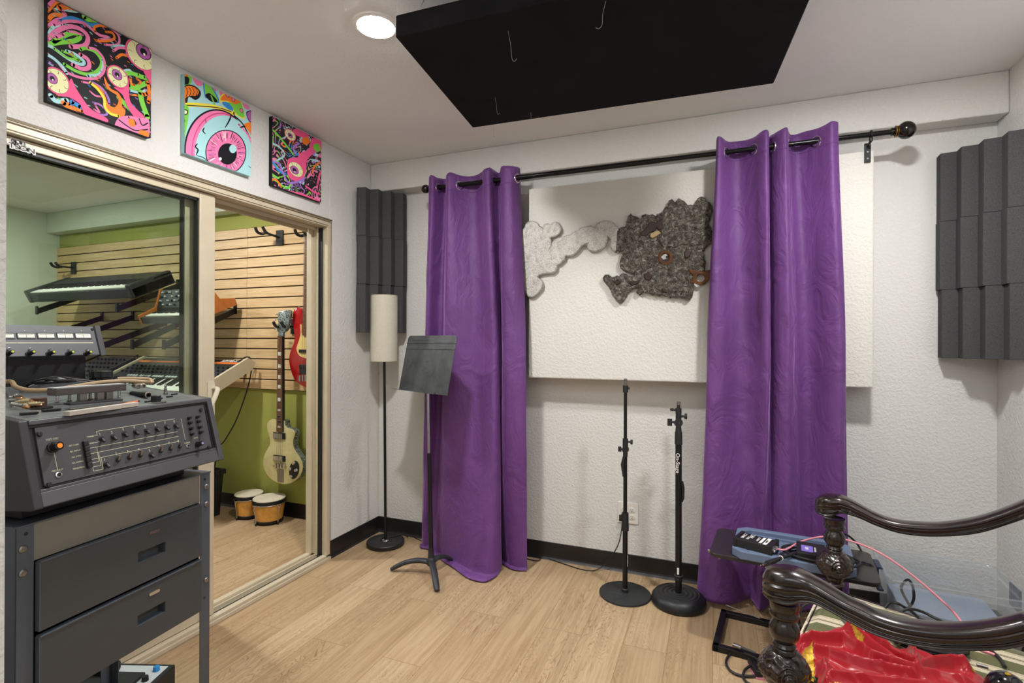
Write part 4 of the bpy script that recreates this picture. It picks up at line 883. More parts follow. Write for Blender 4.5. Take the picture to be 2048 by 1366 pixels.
for (a0,sg,o0) in ((.0,1,0),(-.452,-1,0),(.0,1,-CD),(-.452,-1,-CD)):
    m = MB(); a1 = a0+sg*.036; lo, hi = min(a0,a1), max(a0,a1)
    if o0 == 0: cbox(m,lo,hi,-.003,0,0,zA); cbox(m,hi-.003 if sg>0 else lo,hi if sg>0 else lo+.003,-.036,0,0,zA)
    else: cbox(m,lo,hi,o0,o0+.003,0,zA); cbox(m,hi-.003 if sg>0 else lo,hi if sg>0 else lo+.003,o0,o0+.036,0,zA)
    pst = m.build('corner_post', m_cart, ct, smooth=0, bevel=.001, **KC)
    if o0 == 0:
        am = (lo+hi)/2+.004*sg
        for z in ((zA-.042,zA-.098,zD2b+.085) if sg > 0 else (zA-.05,zA-.105)):
            MB().lathe([(.0085,0),(.0085,.002),(.006,.0045),(.0015,.005)],16,Matrix.Translation(TC@V(am,.0,z))@WO.to_track_quat('Z','Y').to_matrix().to_4x4()).build('bolt', m_steel, pst, **KC)
        m = MB(); 
        for z in (zA-.018,zD2b+.03): m.lathe([(.004,0),(.004,.0006),(.0001,.0007)],14,Matrix.Translation(TC@V(am-.006*sg,.0,z))@WO.to_track_quat('Z','Y').to_matrix().to_4x4())
        m.build('bolt_hole', m_ink, pst, **KC)
m = MB(); cbox(m,-.49,.038,-CD,.0015,zA,zA+.003); m.build('top_shelf', m_cart, ct, smooth=0, **KC)
m = MB(); cbox(m,-.452,0,-.006,-.003,zD1+.004,zA); m.build('apron_panel', m_apr, ct, smooth=0, bevel=.001, **KC)
m = MB(); cbox(m,-.452,0,-CD,-CD+.003,zD2b-.02,zA); cbox(m,-.451,-.449,-CD,-.005,zD2b,zA); cbox(m,-.003,-.001,-CD,-.005,zD2b,zA); cbox(m,-.452,0,-CD,-.01,zD2b-.002,zD2b); m.build('drawer_housing', m_gund, ct, smooth=0, **KC)
for (z0,z1) in ((zD1b+.003,zD1),(zD2b,zD2)):
    m = MB(); am = -.17; hw = .042; zc = z0+(z1-z0)*.47; hh = .0155
    # front with a finger recess
    for (a0,a1,b0,b1) in ((-.446,am-hw,z0,z1),(am+hw,-.004,z0,z1),(am-hw,am+hw,z0,zc-hh),(am-hw,am+hw,zc+hh,z1)): cbox(m,a0,a1,-.004,.010,b0,b1)
    cbox(m,am-hw,am+hw,-.016,-.012,zc-hh,zc+hh)
    dwr = m.build('drawer', m_drw, ct, smooth=0, **KC)
    m = MB(); cbox(m,-.446,-.004,-.004,.0125,z1-.002,z1+.002); cbox(m,-.448,-.4445,-.004,.011,z0,z1); m.build('drawer_lip', m_cart, dwr, smooth=0, bevel=.0008, **KC)
    m = MB(); cbox(m,am-hw,am+hw,-.012,.009,zc-hh-.0005,zc-hh+.001); cbox(m,am-hw,am-hw+.001,-.012,.009,zc-hh,zc+hh); cbox(m,am+hw-.001,am+hw,-.012,.009,zc-hh,zc+hh); cbox(m,am-hw,am+hw,-.012,.009,zc+hh-.001,zc+hh); m.build('finger_pull', m_cart, dwr, smooth=0, **KC)
    T = Matrix.Translation(TC@V(am+.006,.010,z1-.028))
    Tl = Matrix(((U.x,0,WO.x,T[0][3]),(U.y,0,WO.y,T[1][3]),(0,1,0,T[2][3]),(0,0,0,1)))
    m = MB(); m.rbox(-.016,.016,-.0045,.0045,0,.0025,.0044,Tl); m.build('label_slot', m_chrome, dwr, **KC)
# ---- equipment on the floor under the cart
p = onz(300,1352,.10); tb = thing('floor_mixer','black desktop audio unit with white faceplate and blue knob on the floor under the cart','audio mixer',V(p.x-.14,p.y-.09,0),math.radians(20))
Tm = ROOTM[tb.name]
MB().box(-.17,.19,-.15,.13,0,.085).build('case', m_blkp, tb, smooth=0, bevel=.006)
MB().box(-.15,.175,-.13,.112,.085,.088).build('faceplate', M('white_faceplate','c9ced2',.4), tb, smooth=0, bevel=.001)
MB().box(-.12,.13,-.11,.06,.088,.10).build('screen_hood', m_blkp, tb, smooth=0, bevel=.004)
MB().box(-.15,.02,.03,.09,.088,.125).build('padded_rest', m_blkp, tb, smooth=0, bevel=.01)
for x_, mm in ((.15,M('blue_knob','2f8fd0',.4)),(.15,m_soft)):
    MB().lathe([(.011,.088),(.010,.102),(.009,.104)],16,Matrix.Translation((x_,.085 if mm!=m_soft else .03,0))).build('mixer_knob', mm, tb)
# ================================================================ far room: slat wall, keyboards, basses, bongos
def maple():
    t = NT('maple_slat'); v = t.coord(scale=(.35,1,5)); n = t.noise(v, 6, 4, .6, 1.2); v2 = t.coord(scale=(.12,1,6)); n2 = t.noise(v2, 40, 3, .6)
    r = t.ramp(n.outputs[0], [(.3,'c9a878'),(.5,'d9bb8d'),(.7,'e2c89d')]); f = t.ramp(n2.outputs[0], [(.35,'d9cbb4'),(.6,'ffffff')])
    t.L(t.mix(.5, r.outputs[0], f.outputs[0], 'MULTIPLY'), t.b.inputs['Base Color']); t.b.inputs['Roughness'].default_value = .45; return t.m
m_map = maple(); m_grv = M('groove_shadow_brown','4a3722',.8)
SZ0, SZ1 = .918, 2.136; pitch = (SZ1-SZ0)/16
for (x0,x1,lb) in ((X2,-1.1865,'long maple slat wall board behind the keyboards'),(-1.184,WT,'short maple slat wall board behind the two bass guitars')):
    s = thing('slatwall', lb, 'slat wall', ((x0+x1)/2,0,SZ0))
    MB().box(x0,x1,-.012,-.0002,SZ0,SZ1).build('groove_backing', m_grv, s, smooth=0, root=s)
    m = MB()
    for k in range(16): m.box(x0,x1,-.022,-.010,SZ0+k*pitch+.0045,SZ0+(k+1)*pitch-.0045)
    m.build('slats', m_map, s, smooth=0, bevel=.0015, root=s)
YS = -.022
# ---- hangers
def hanger(px, py, yx, yz, lb, yd=YS):
    p = ony(px,py,yd); p.y = YS; r = thing('guitar_hanger', lb, 'guitar hanger', p, 0, 'instrument hangers on the slat wall')
    MB().box(-.032,.032,-.014,0,-.055,.055,Matrix.Rotation(0,4,'Z')).build('wall_plate', m_blkp, r, smooth=0, bevel=.003)
    e = V(yx, -.105, yz)
    MB().tube([V(0,-.01,0), e*.5, e],.008,10).build('arm', m_blk, r)
    m = MB(); m.tube(catmull([e+V(-.034,-.06,.028), e+V(-.036,-.04,.0), e+V(-.026,-.01,-.008), e, e+V(.026,-.01,-.008), e+V(.036,-.04,.0), e+V(.034,-.06,.028)],4),.0105,10); m.build('yoke', m_rubber, r)
    return r
hanger(561,476,-.03,.02,'empty black guitar hanger near the top of the short slat board')
hanger(149,536,.0,.0,'black guitar hanger at the far left of the slat wall, above the stage piano')
# ---- brackets
def bracket(x, zw, dep, drop, grp, lb):
    r = thing('shelf_bracket', lb, 'bracket', (x,YS,zw), 0, grp)
    MB().box(-.014,.014,-.012,0,-.05,.03).build('wall_plate', m_blk, r, smooth=0, bevel=.001)
    m = MB(); m.prism([(0,0),(-dep,-drop),(-dep,-drop-.045),(0,-.045)],-.008,.008,Matrix(((0,0,1,0),(1,0,0,-.005),(0,1,0,0),(0,0,0,1))))
    m.box(-.012,.012,-dep-.006,-dep+.006,-drop-.045,-drop+.022); m.build('arm', m_blk, r, smooth=0, bevel=.001)
    return r
def keyboard(name, lb, cat, x0, x1, A, B, th, body, white=None, keyrow=None, ends=None, blackk=True):
    # A=(y,z) front top edge, B=(y,z) rear top edge; local frame: a along x, b from front to rear, c normal
    r = thing(name, lb, cat, ((x0+x1)/2,A[0],A[1]-th))
    b = V(0,B[0]-A[0],B[1]-A[1]); D = b.length; b.normalize(); n = V(1,0,0).cross(b)
    T = Matrix(((1,b.x,n.x,x0),(0,b.y,n.y,A[0]),(0,b.z,n.z,A[1]),(0,0,0,1)))
    return r, T, x1-x0, D
def keys(T, a0, a1, b0, b1, nw, parent, root):
    w = (a1-a0)/nw; m = MB()
    for k in range(nw): m.box(a0+k*w+.0006,a0+(k+1)*w-.0006,b0,b1,.001,.009,T)
    m.build('white_keys', M('white_key','e9e8e2',.3), parent, smooth=0, root=root)
    m = MB()
    for k in range(nw):
        if k%7 in (0,1,3,4,5) and k < nw-1: m.box(a0+(k+1)*w-w*.28,a0+(k+1)*w+w*.28,b0+(b1-b0)*.38,b1,.008,.016,T)
    m.build('black_keys', m_soft, parent, smooth=0, root=root)
m_kbd = M('dark_keyboard_case','26292b',.45,bump=.1,bscale=300)
# stage piano
fl_, fr_ = ony(56,588,-.47), ony(243,580,-.47)
k1, T, Wd, D = keyboard('stage_piano','long black stage piano with white keys on tilted brackets high on the slat wall','keyboard',fl_.x-.04,fr_.x+.10,(-.47,1.655),(-.17,1.80),.08,None)
K_ = dict(root=k1)
m = MB(); m.box(0,Wd,0,D,-.075,-.002,T); m.box(0,Wd,.185,D,-.002,.022,T); m.build('case', m_kbd, k1, smooth=0, bevel=.006, **K_)
for a in (0,Wd-.05): MB().box(a,a+.05,-.006,D+.004,-.078,.028,T).build('end_block', m_kbd, k1, smooth=0, bevel=.01, **K_)
keys(T,.052,Wd-.052,.012,.18,52,k1,k1)
bracket(ony(355,553,-.03).x, 1.80-.075+.02, .46, .215, 'brackets under the stage piano', 'black shelf bracket holding the right end of the stage piano')
bracket(ony(73,600,-.47).x+.03, 1.80-.075+.02, .46, .215, 'brackets under the stage piano', 'black shelf bracket holding the left end of the stage piano')
# wood-ended synth
xr_ = -1.23; xl_ = -1.71
k2, T, Wd, D = keyboard('synthesizer','small synthesizer with orange wooden ends and raised knob panel on brackets','keyboard',xl_,xr_,(-.47,1.445),(-.10,1.60),.06,None)
K_ = dict(root=k2); m_wend = M('orange_wood_end','b3672a',.35,var=.2,vscale=14,coat=.3)
pr = [(0,-.055),(D,-.055),(D,.0),(D*.70,.035),(D*.60,.135),(D*.55,.14),(D*.34,.03),(0,.012)]
for a in (-.016,Wd):
    MB().prism(pr,a,a+.016,T@Matrix(((0,0,1,0),(1,0,0,0),(0,1,0,0),(0,0,0,1)))).build('wooden_end', m_wend, k2, smooth=0, bevel=.004, **K_)
pr2 = [(0.004,-.052),(D-.004,-.052),(D-.004,-.004),(D*.70,.028),(D*.60,.128),(D*.56,.132),(D*.36,.022),(D*.34,-.004),(.004,-.004)]
MB().prism(pr2,0,Wd,T@Matrix(((0,0,1,0),(1,0,0,0),(0,1,0,0),(0,0,0,1)))).build('case', m_kbd, k2, smooth=0, bevel=.002, **K_)
keys(T,.06,Wd-.01,.008,.12,22,k2,k2)
pa, pb = V(D*.36,.022), V(D*.56,.132)
for i in range(12):
    for j in range(4):
        f = .15+j*.23; q = V(.03+i*(Wd-.06)/11, D*.36+D*.20*f, .022+.11*f); 
        if (i*7+j*3)%5 == 0: continue
        nn_ = V(0,-.11,D*.2).normalized(); M_ = T@Matrix.Translation(q)@nn_.to_track_quat('Z','Y').to_matrix().to_4x4()
        MB().lathe([(.007,0),(.006,.011),(.0015,.0115),(.001,.0115)],10,M_).build('panel_knob', M('grey_white_knob','b9babb',.4) if (i+j)%2 else m_blkp, k2, **K_)
for x_ in (-1.62,-1.30): bracket(x_, 1.535, .55, .27, 'brackets under the wooden ended synthesizer', 'black shelf bracket holding the %s end of the wooden ended synthesizer'%('left' if x_<-1.5 else 'right'))
bracket(-2.90,1.50,.52,.22,'empty brackets','leftmost of the three empty black shelf brackets on the slat wall')
bracket(-2.49,1.50,.52,.22,'empty brackets','middle one of the three empty black shelf brackets on the slat wall')
bracket(-2.08,1.45,.55,.22,'empty brackets','rightmost of the three empty black shelf brackets on the slat wall')
# large beige-ended synth
k3, T, Wd, D = keyboard('synthesizer','large black synthesizer with beige end panels and orange stripe leaning on the slat wall','keyboard',-2.15,-1.053,(-.56,.935),(-.13,1.150),.08,None)
K_ = dict(root=k3); m_bei = M('beige_end_panel','c3b79d',.5,var=.04)
MB().box(0,Wd,0.004,D-.01,-.075,-.004,T).build('case', m_kbd, k3, smooth=0, bevel=.003, **K_)
for a in (-.022,Wd): MB().prism([(-.01,-.085),(D*.97,-.085),(D+.035,-.05),(D+.015,-.015),(D-.01,.012),(0,.012),(-.012,0)],a,a+.022,T@Matrix(((0,0,1,0),(1,0,0,0),(0,1,0,0),(0,0,0,1)))).build('end_panel', m_bei, k3, smooth=0, bevel=.003, **K_)
keys(T,.10,Wd-.03,.012,.15,36,k3,k3)
MB().box(.01,Wd-.005,.40,.425,-.004,-.001,T).build('orange_stripe', M('orange_stripe','d9722e',.5,emit=.0), k3, smooth=0, **K_)
for i in range(22):
    for j in range(3):
        MB().lathe([(.009,0),(.0075,.013),(.001,.0135)],10,T@Matrix.Translation((.04+i*(Wd-.08)/21,.25+j*.045,-.004))).build('panel_knob', m_blkp, k3, **K_)
m = MB()
for i in range(16): m.box(.18+i*.03+(i//4)*.02,.195+i*.03+(i//4)*.02,.185,.205,-.004,.003,T)
m.build('white_slider_caps', M('white_slider','d6d9d8',.4), k3, smooth=0, **K_)['kind'] = 'stuff'
textmesh('JUPITER-X', .034, T@Matrix.Translation((Wd-.14,.445,-.0028)), m_wht, 'lettering', k3, k3, .0004, 'CENTER', .0006, 1.0)
for x_,w_ in ((-2.0,'left'),(-1.2,'right')): bracket(x_, 1.07, .50, .235, 'brackets under the beige ended synthesizer', 'black shelf bracket under the %s end of the beige ended synthesizer'%w_)
k4, T, Wd, D = keyboard('drum_machine','black knob covered sound module left of the beige ended synthesizer','sound module',-2.86,-2.24,(-.50,.985),(-.16,1.145),.06,None)
MB().box(0,Wd,0,D,-.05,0,T).build('case', m_kbd, k4, smooth=0, bevel=.004, root=k4)
for i in range(12):
    for j in range(5):
        MB().lathe([(.009,0),(.0075,.014),(.001,.0145)],8,T@Matrix.Translation((.05+i*.047,.06+j*.065,0))).build('panel_knob', m_blkp, k4, root=k4)
for x_,w_ in ((-2.75,'left'),(-2.35,'right')): bracket(x_, 1.10, .48, .205, 'brackets under the sound module', 'black shelf bracket under the %s end of the knob covered sound module'%w_)
pts = [ony(480,722,-.16),ony(487,716,-.12),ony(497,714,-.09),ony(503,722,-.07),ony(503,740,-.06),ony(497,770,-.06),ony(486,805,-.06),ony(470,845,-.08),ony(450,880,-.08),ony(436,900,-.08),ony(425,960,-.10),ony(415,1010,-.12),onz(400,1040,.01)]
tag(MB().tube(catmull(pts,6),.0045,8).build('hanging_cable', m_blkp), 'black cord hanging from the back of the beige ended synthesizer down the green wall','cord')
pts = [ony(238,738,-.2),ony(255,728,-.12),ony(268,716,-.06),ony(276,710,-.04),ony(272,722,-.05)]
tag(MB().tube(catmull(pts,6),.004,8).build('hanging_cable', m_blkp), 'short black cord rising behind the knob covered sound module','cord')
# ---- bass guitars
def outline(pts, sc, ox, oy, y, n=4): return catmull([ony(ox+a/sc, oy+b/sc, y) for a, b in pts], n, True)
def slab(loop, y0, y1, edge=.006):
    m = MB(); n = len(loop); c = sum(loop, V(0,0,0))/n
    def ring(y, s): return [V(c.x+(p.x-c.x)*(1-s), y, c.z+(p.z-c.z)*(1-s)) for p in loop]
    rings = [ring(y0,.02),ring(y0+edge*.3,.006),ring(y0+edge,0),ring(y1-edge,0),ring(y1,.012)]
    m.grid(rings, closed=True)
    m.f.append(tuple(reversed(range(n)))); m.mi.append(0); m.f.append(tuple(range(4*n,5*n))); m.mi.append(0)
    return m
def pix(a, b, sc, ox, oy, y): return ony(ox+a/sc, oy+b/sc, y)
Z8 = (5.69,500,820); Z7 = (5.256,500,600)
yb = -.135
def marble(nm='blue_grey_pearl'):
    t = NT(nm); v = t.coord(); n = t.noise(v, 75, 4, .65, 1.8); r = t.ramp(n.outputs[0], [(.38,'1b2224'),(.48,'46514f'),(.56,'9ba5a0'),(.66,'2c3535')]); t.L(r.outputs[0], t.b.inputs['Base Color']); t.b.inputs['Roughness'].default_value=.25; return t.m
m_mar = marble()
gb = pix(330,500,*Z8,yb); g1 = thing('bass_guitar','cream bass guitar with dark marbled sides and headstock hanging on the slat wall','bass guitar',V(gb.x,yb,gb.z))
K_ = dict(root=g1)
bl = outline([(300,112),(258,103),(215,125),(193,165),(197,235),(222,310),(226,360),(222,400),(182,470),(152,550),(148,630),(178,720),(250,795),(340,838),(440,840),(520,800),(572,740),(597,670),(592,600),(558,530),(510,460),(490,400),(492,330),(510,275),(497,232),(455,213),(418,203),(395,165),(386,120)],*Z8,yb)
slab(bl, yb+.004, yb+.05).build('body', m_mar, g1, smooth=50, **K_)
slab(bl, yb, yb+.005, .002).build('body_top', M('cream_pearl_top','c9bd88',.28,var=.08,vscale=30,coat=.4), g1, smooth=50, **K_)
nt, nb = pix(323,380,*Z7,yb-.012), pix(337,250,*Z8,yb-.012); nx = (nt-nb).normalized()
TN = frame(nb, (1,0,0), nx)    # x across, y up the neck, z towards back/front
if TN.col[2].y > 0: pass
L_ = (nt-nb).length
def nk(m, a0,a1,b0,b1,c0,c1, T): return m.box(a0,a1,b0,b1,c0,c1,T)
fz = 1 if (TN @ V(0,0,1) - TN @ V(0,0,0)).y < 0 else -1
m = MB(); m.add([TN@V(*p) for p in ((-.026,0,0),(.026,0,0),(.0195,L_,0),(-.0195,L_,0),(-.026,0,-.024*fz),(.026,0,-.024*fz),(.0195,L_,-.024*fz),(-.0195,L_,-.024*fz))],[(0,1,2,3),(7,6,5,4),(0,4,5,1),(1,5,6,2),(2,6,7,3),(3,7,4,0)])
m.build('neck', m_soft, g1, smooth=0, bevel=.003, **K_)
m = MB(); m.add([TN@V(*p) for p in ((-.026,0,.004*fz),(.026,0,.004*fz),(.0195,L_,.004*fz),(-.0195,L_,.004*fz),(-.026,0,0),(.026,0,0),(.0195,L_,0),(-.0195,L_,0))],[(0,1,2,3),(7,6,5,4),(0,4,5,1),(1,5,6,2),(2,6,7,3),(3,7,4,0)])
m.cur = 1; sc_l = L_/(1-2**(-20/12))
for k in range(21):
    y_ = L_-(sc_l-sc_l*2**(-k/12)); w_ = .0195+(.0065)*(1-y_/L_)
    if y_ > 0: m.box(-w_,w_,y_-.001,y_+.001,.004*fz,.0055*fz,TN)
fb = m.build('fretboard', [M('rosewood','6b4429',.45,var=.2,vscale=40), m_steel], g1, smooth=0, **K_)
for (a,b),Z in [((313,565),Z7),((310,695),Z7),((310,808),Z7),((310,912),Z7),((308,1045),Z7),((307,1157),Z7),((305,1222),Z7),((303,1280),Z7),((330,73),Z8),((330,135),Z8),((330,190),Z8)]:
    q = TN.inverted()@pix(a,b,*Z,yb-.016); big = Z is Z7 and b < 1100
    h_ = .013 if big else .006
    MB().box(-.013,.013,q.y-h_,q.y+h_,.004*fz,.0052*fz,TN).build('block_inlay', M('pearl_inlay','e2e2d8',.3), fb, smooth=0, **K_)
hl_ = outline([(310,120),(355,112),(405,103),(430,120),(425,170),(410,230),(395,300),(380,328),(350,345),(350,385),(298,385),(300,345),(283,310),(300,260),(295,200),(292,160)],*Z7,yb-.010,3)
slab(hl_, yb-.012, yb+.006, .003).build('headstock', m_mar, g1, smooth=50, **K_)
for k,(a,b) in enumerate(((300,150),(297,205),(292,255),(288,300))):
    q = pix(a,b,*Z7,yb); m = MB(); m.cyl(q,q+V(-.02,0,0),.004); m.sphere(q+V(-.024,0,0),.008,12,8,(.5,.7,1)); m.build('tuning_peg', m_chrome, g1, **K_)
def rect(p0, p1, Z, y0, y1, nm, mat, root, bev=.001, par=None):
    a, b = pix(*p0,*Z,yb), pix(*p1,*Z,yb); return MB().box(min(a.x,b.x),max(a.x,b.x),y0,y1,min(a.z,b.z),max(a.z,b.z)).build(nm, mat, par or root, smooth=0, bevel=bev, root=root)
for y0_,y1_ in ((252,332),(508,588)):
    pk = rect((275,y0_),(405,y1_),Z8,yb-.010,yb,'pickup',m_soft,g1); rect((278,y0_+6),(380,y1_-6),Z8,yb-.014,yb-.009,'pickup_cover',m_chrome,g1,par=pk)
m = MB()
for k in range(4):
    a, b = pix(283+k*31,612,*Z8,yb-.02), pix(283+k*31,668,*Z8,yb-.02); m.box(a.x-.0075,a.x+.0075,yb-.018,yb,b.z,a.z)
m.build('bridge', m_chrome, g1, smooth=0, bevel=.002, **K_)
rect((262,620),(420,640),Z8,yb-.008,yb,'bridge_plate',m_chrome,g1); rect((318,672),(385,822),Z8,yb-.006,yb,'tailpiece',m_steel,g1,.002)
pc = pix(505,680,*Z8,yb); T = Matrix(((1,0,0,pc.x),(0,0,1,yb-.004),(0,1,0,pc.z),(0,0,0,1)))@Matrix.Rotation(math.radians(-18),4,'Z')
MB().prism([(.042*math.cos(a*PI/16),.066*math.sin(a*PI/16)) for a in range(32)],0,.004,T).build('control_plate', m_soft, g1, smooth=0, bevel=.001, **K_)
for a,b in ((497,605),(458,672),(525,685),(470,755)):
    q = pix(a,b,*Z8,yb-.01); MB().lathe([(.013,0),(.012,.010),(.009,.016),(.001,.0165)],20,Matrix(((1,0,0,q.x),(0,0,-1,yb-.004),(0,1,0,q.z),(0,0,0,1)))).build('control_knob', m_chrome, g1, **K_)
def strings(top, bot, sp_t, sp_b, root, n=4, r=.0009):
    for k in range(n):
        f = k-(n-1)/2; MB().cyl(V(top.x+f*sp_t,top.y,top.z),V(bot.x+f*sp_b,bot.y,bot.z),r,r,6).build('string', m_steel, root, root=root)
strings(nt+V(0,-.008,0), pix(335,640,*Z8,yb-.020), .0085, .017, g1)
h1 = hanger(566,652,.0,.0,'black guitar hanger holding the cream bass guitar by its headstock', -.135)
# red bass
yr = -.115
rb = thing('bass_guitar','glossy red bass guitar with cream pickguard, half hidden by the right door jamb','bass guitar',pix(600,700,*Z7,yr))
K_ = dict(root=rb); cxm = 592
half = [(520,82),(485,78),(457,108),(446,160),(446,225),(457,300),(468,370),(458,455),(420,550),(408,645),(425,740),(462,830),(520,890),(592,918)]
right = [(2*cxm-x, y) for x, y in reversed(half[2:-1])]
loop = half+[(x-6,y+10) for x,y in right]+[(2*cxm-540,110),(2*cxm-552,180),(2*cxm-548,240),(592,262),(545,240),(552,165),(542,105)]
slab(outline(loop,*Z7,yr,3), yr, yr+.04, .008).build('body', M('gloss_red_body','a30d14',.15,coat=.8), rb, smooth=50, **K_)
pg_ = outline([(532,262),(545,262),(552,370),(630,375),(650,300),(690,420),(690,560),(640,620),(600,615),(545,600),(510,570),(492,520),(498,480),(525,400),(535,330)],*Z7,yr,3)
slab(pg_, yr-.003, yr, .001).build('pickguard', M('cream_pickguard','dcc27a',.35), rb, smooth=0, **K_)
tpn, btn = pix(600,-900,*Z7,yr-.01), pix(592,375,*Z7,yr-.01)
tpn = V(btn.x+.004,yr-.01,2.03)
m = MB(); m.add([V(btn.x-.030,yr-.012,btn.z),V(btn.x+.030,yr-.012,btn.z),V(tpn.x+.02,yr-.012,tpn.z),V(tpn.x-.02,yr-.012,tpn.z),V(btn.x-.030,yr+.012,btn.z),V(btn.x+.030,yr+.012,btn.z),V(tpn.x+.02,yr+.012,tpn.z),V(tpn.x-.02,yr+.012,tpn.z)],[(0,1,2,3),(7,6,5,4),(0,4,5,1),(1,5,6,2),(2,6,7,3),(3,7,4,0)])
m.cur = 1; LL = tpn.z-btn.z; sl = LL/(1-2**(-20/12))
for k in range(21): 
    z_ = tpn.z-(sl-sl*2**(-k/12)); m.box(btn.x-.027,btn.x+.030,yr-.0135,yr-.012,z_-.001,z_+.001)
m.build('neck', [M('rosewood','6b4429',.45), m_steel], rb, smooth=0, **K_)
m = MB(); m.prism([(-.03,0),(.03,0),(.045,.06),(.03,.2),(-.02,.19),(-.035,.05)],yr-.008,yr+.006,Matrix(((1,0,0,tpn.x),(0,0,1,0),(0,1,0,tpn.z),(0,0,0,1)))); m.build('headstock', M('maple_head','caa36a',.35), rb, smooth=0, bevel=.003, **K_)
yb = yr
rect((525,520),(660,556),Z7,yr-.012,yr-.002,'pickup',m_soft,rb); rect((525,678),(660,716),Z7,yr-.010,yr,'pickup',m_soft,rb); rect((522,716),(655,785),Z7,yr-.003,yr,'control_plate',m_soft,rb)
m = MB()
for k in range(4): a = pix(535+k*30,790,*Z7,yr); b = pix(535+k*30,855,*Z7,yr); m.box(a.x-.007,a.x+.007,yr-.014,yr,b.z,a.z)
m.build('bridge', m_chrome, rb, smooth=0, bevel=.002, **K_)
q = pix(517,70,*Z7,yr+.02); MB().lathe([(.004,0),(.004,.008),(.008,.010),(.008,.013)],14,Matrix.Translation(V(q.x,yr+.02,q.z-.012))).build('strap_button', m_chrome, rb, **K_)
strings(tpn+V(0,-.018,0), pix(580,800,*Z7,yr-.016), .009, .018, rb)
hz_ = ony(612,468,YS); r = hanger(612,470,.0,.0,'black guitar hanger holding the red bass guitar at the door jamb', -.12)
# ---- bongos
m_dw = M('honey_wood_stave','d79a45',.3,var=.22,vscale=16,coat=.5); m_hide = M('cream_hide','ded5bd',.6,var=.08)
def bongo(px, R, lb, h=.172):
    x = ony(px,1030,-.125).x; r = thing('bongo_drum', lb, 'drum', (x,-.125,0), 0, 'pair of bongos')
    Rb = R*.8
    MB().lathe([(Rb*.95,.012),(Rb,.03),(R*.93,h-.03),(R*.93,h-.008)],40).build('shell', m_dw, r)
    MB().lathe([(Rb*.97,.008),(Rb*1.04,.010),(Rb*1.04,.024),(Rb*.99,.027)],40).build('base_ring', m_blk, r)
    MB().lathe([(R*.95,h-.03),(R*1.0,h-.028),(R*1.0,h-.008),(R*.95,h-.004)],40,None,False).build('rim', m_blk, r)
    m = MB(); m.torus(R*1.0,.0028,Matrix.Translation((0,0,h-.031))); m.build('lower_hoop', m_chrome, r)
    MB().lathe([(R*.96,h-.012),(R*.955,h-.001),(R*.93,h+.003),(R*.5,h+.005),(.001,h+.0055)],40).build('drum_head', m_hide, r)
    for k in range(4):
        a = math.radians(-100+k*90); c, s = math.cos(a), math.sin(a)
        m = MB(); m.tube([V(c*R*1.0-s*.012,s*R+c*.012,h-.03),V(c*R*1.03,s*R*1.03,h-.055),V(c*R*.95,s*R*.95,h*.45),V(c*Rb*1.12,s*Rb*1.12,.03),V(c*Rb*1.12,s*Rb*1.12,.0)],.0028,8)
        m.tube([V(c*R*1.0+s*.012,s*R-c*.012,h-.03),V(c*R*1.03,s*R*1.03,h-.055)],.0028,8)
        lg = m.build('tension_rod', m_chrome, r)
        MB().cyl(V(c*Rb*1.12,s*Rb*1.12,0),V(c*Rb*1.12,s*Rb*1.12,.016),.0075,.006,12).build('rubber_foot', m_rubber, lg)
    return r
b2_ = bongo(499,.100,'left smaller bongo drum with cream head and chrome rods')
b1_ = bongo(543,.112,'right larger bongo drum with cream head and chrome rods')
b1_.location.y = -.145; b2_.location.y = -.120; b2_.location.x = b1_.location.x-.222
# ---- bin
x = ony(447,1000,-.15).x
bn_ = thing('storage_bin','black plastic bin with ribbed rim on the floor, mostly hidden by the door stile','bin',(x-.17,-.30,0))
m = MB(); vs = []
for (z,w,d) in ((0,.155,.13),(.31,.172,.146)): vs += [V(-w,-d,z),V(w,-d,z),V(w,d,z),V(-w,d,z)]
m.add(vs,[(0,3,2,1),(0,1,5,4),(1,2,6,5),(2,3,7,6),(3,0,4,7)]); m.build('bin_body', m_blkp, bn_, smooth=0, solid=.003)
m = MB(); m.box(-.185,.185,-.16,-.14,.30,.335); m.box(-.185,.185,.14,.16,.30,.335); m.box(-.185,-.165,-.14,.14,.30,.335); m.box(.165,.185,-.14,.14,.30,.335)
for k in range(7): m.box(.184,.192,-.13+k*.04,-.124+k*.04,.29,.335)
m.build('rim', m_blkp, bn_, smooth=0, bevel=.002)
MB().box(.176,.2,-.03,.05,.24,.26).build('handle', m_blkp, bn_, smooth=0, bevel=.003)
# ================================================================ canvases on the left wall
def canvas(lb, corners, nm='canvas_print'):
    # corners: px TL, TR, BR, BL of the face on plane x=.036
    P_ = [onx(px,py,.024) for px,py in corners]
    y0 = (P_[0].y+P_[3].y)/2; y1 = (P_[1].y+P_[2].y)/2; z1 = (P_[0].z+P_[1].z)/2; z0 = (P_[2].z+P_[3].z)/2
    r = thing(nm, lb, 'wall art', (0,(y0+y1)/2,z0))
    return r, y0, y1, z0, z1
COL = dict(k='17161c', p='ee7fb0', P='f25c92', g='7fd24a', o='f5822a', b='3b8fd6', l='a9d9de', v='a779d0', c='eceab4', w='f4f2e6', y='f3e04e', m='b565ad', r='d9437a')
ACOL = {k: M('print_'+n, COL[k], .55, var=.01, spec=.2) for k, n in dict(k='black',p='pink',P='hot_pink',g='green',o='orange',b='blue',l='pale_blue',v='violet',c='cream',w='white',y='yellow',m='magenta',r='rose').items()}
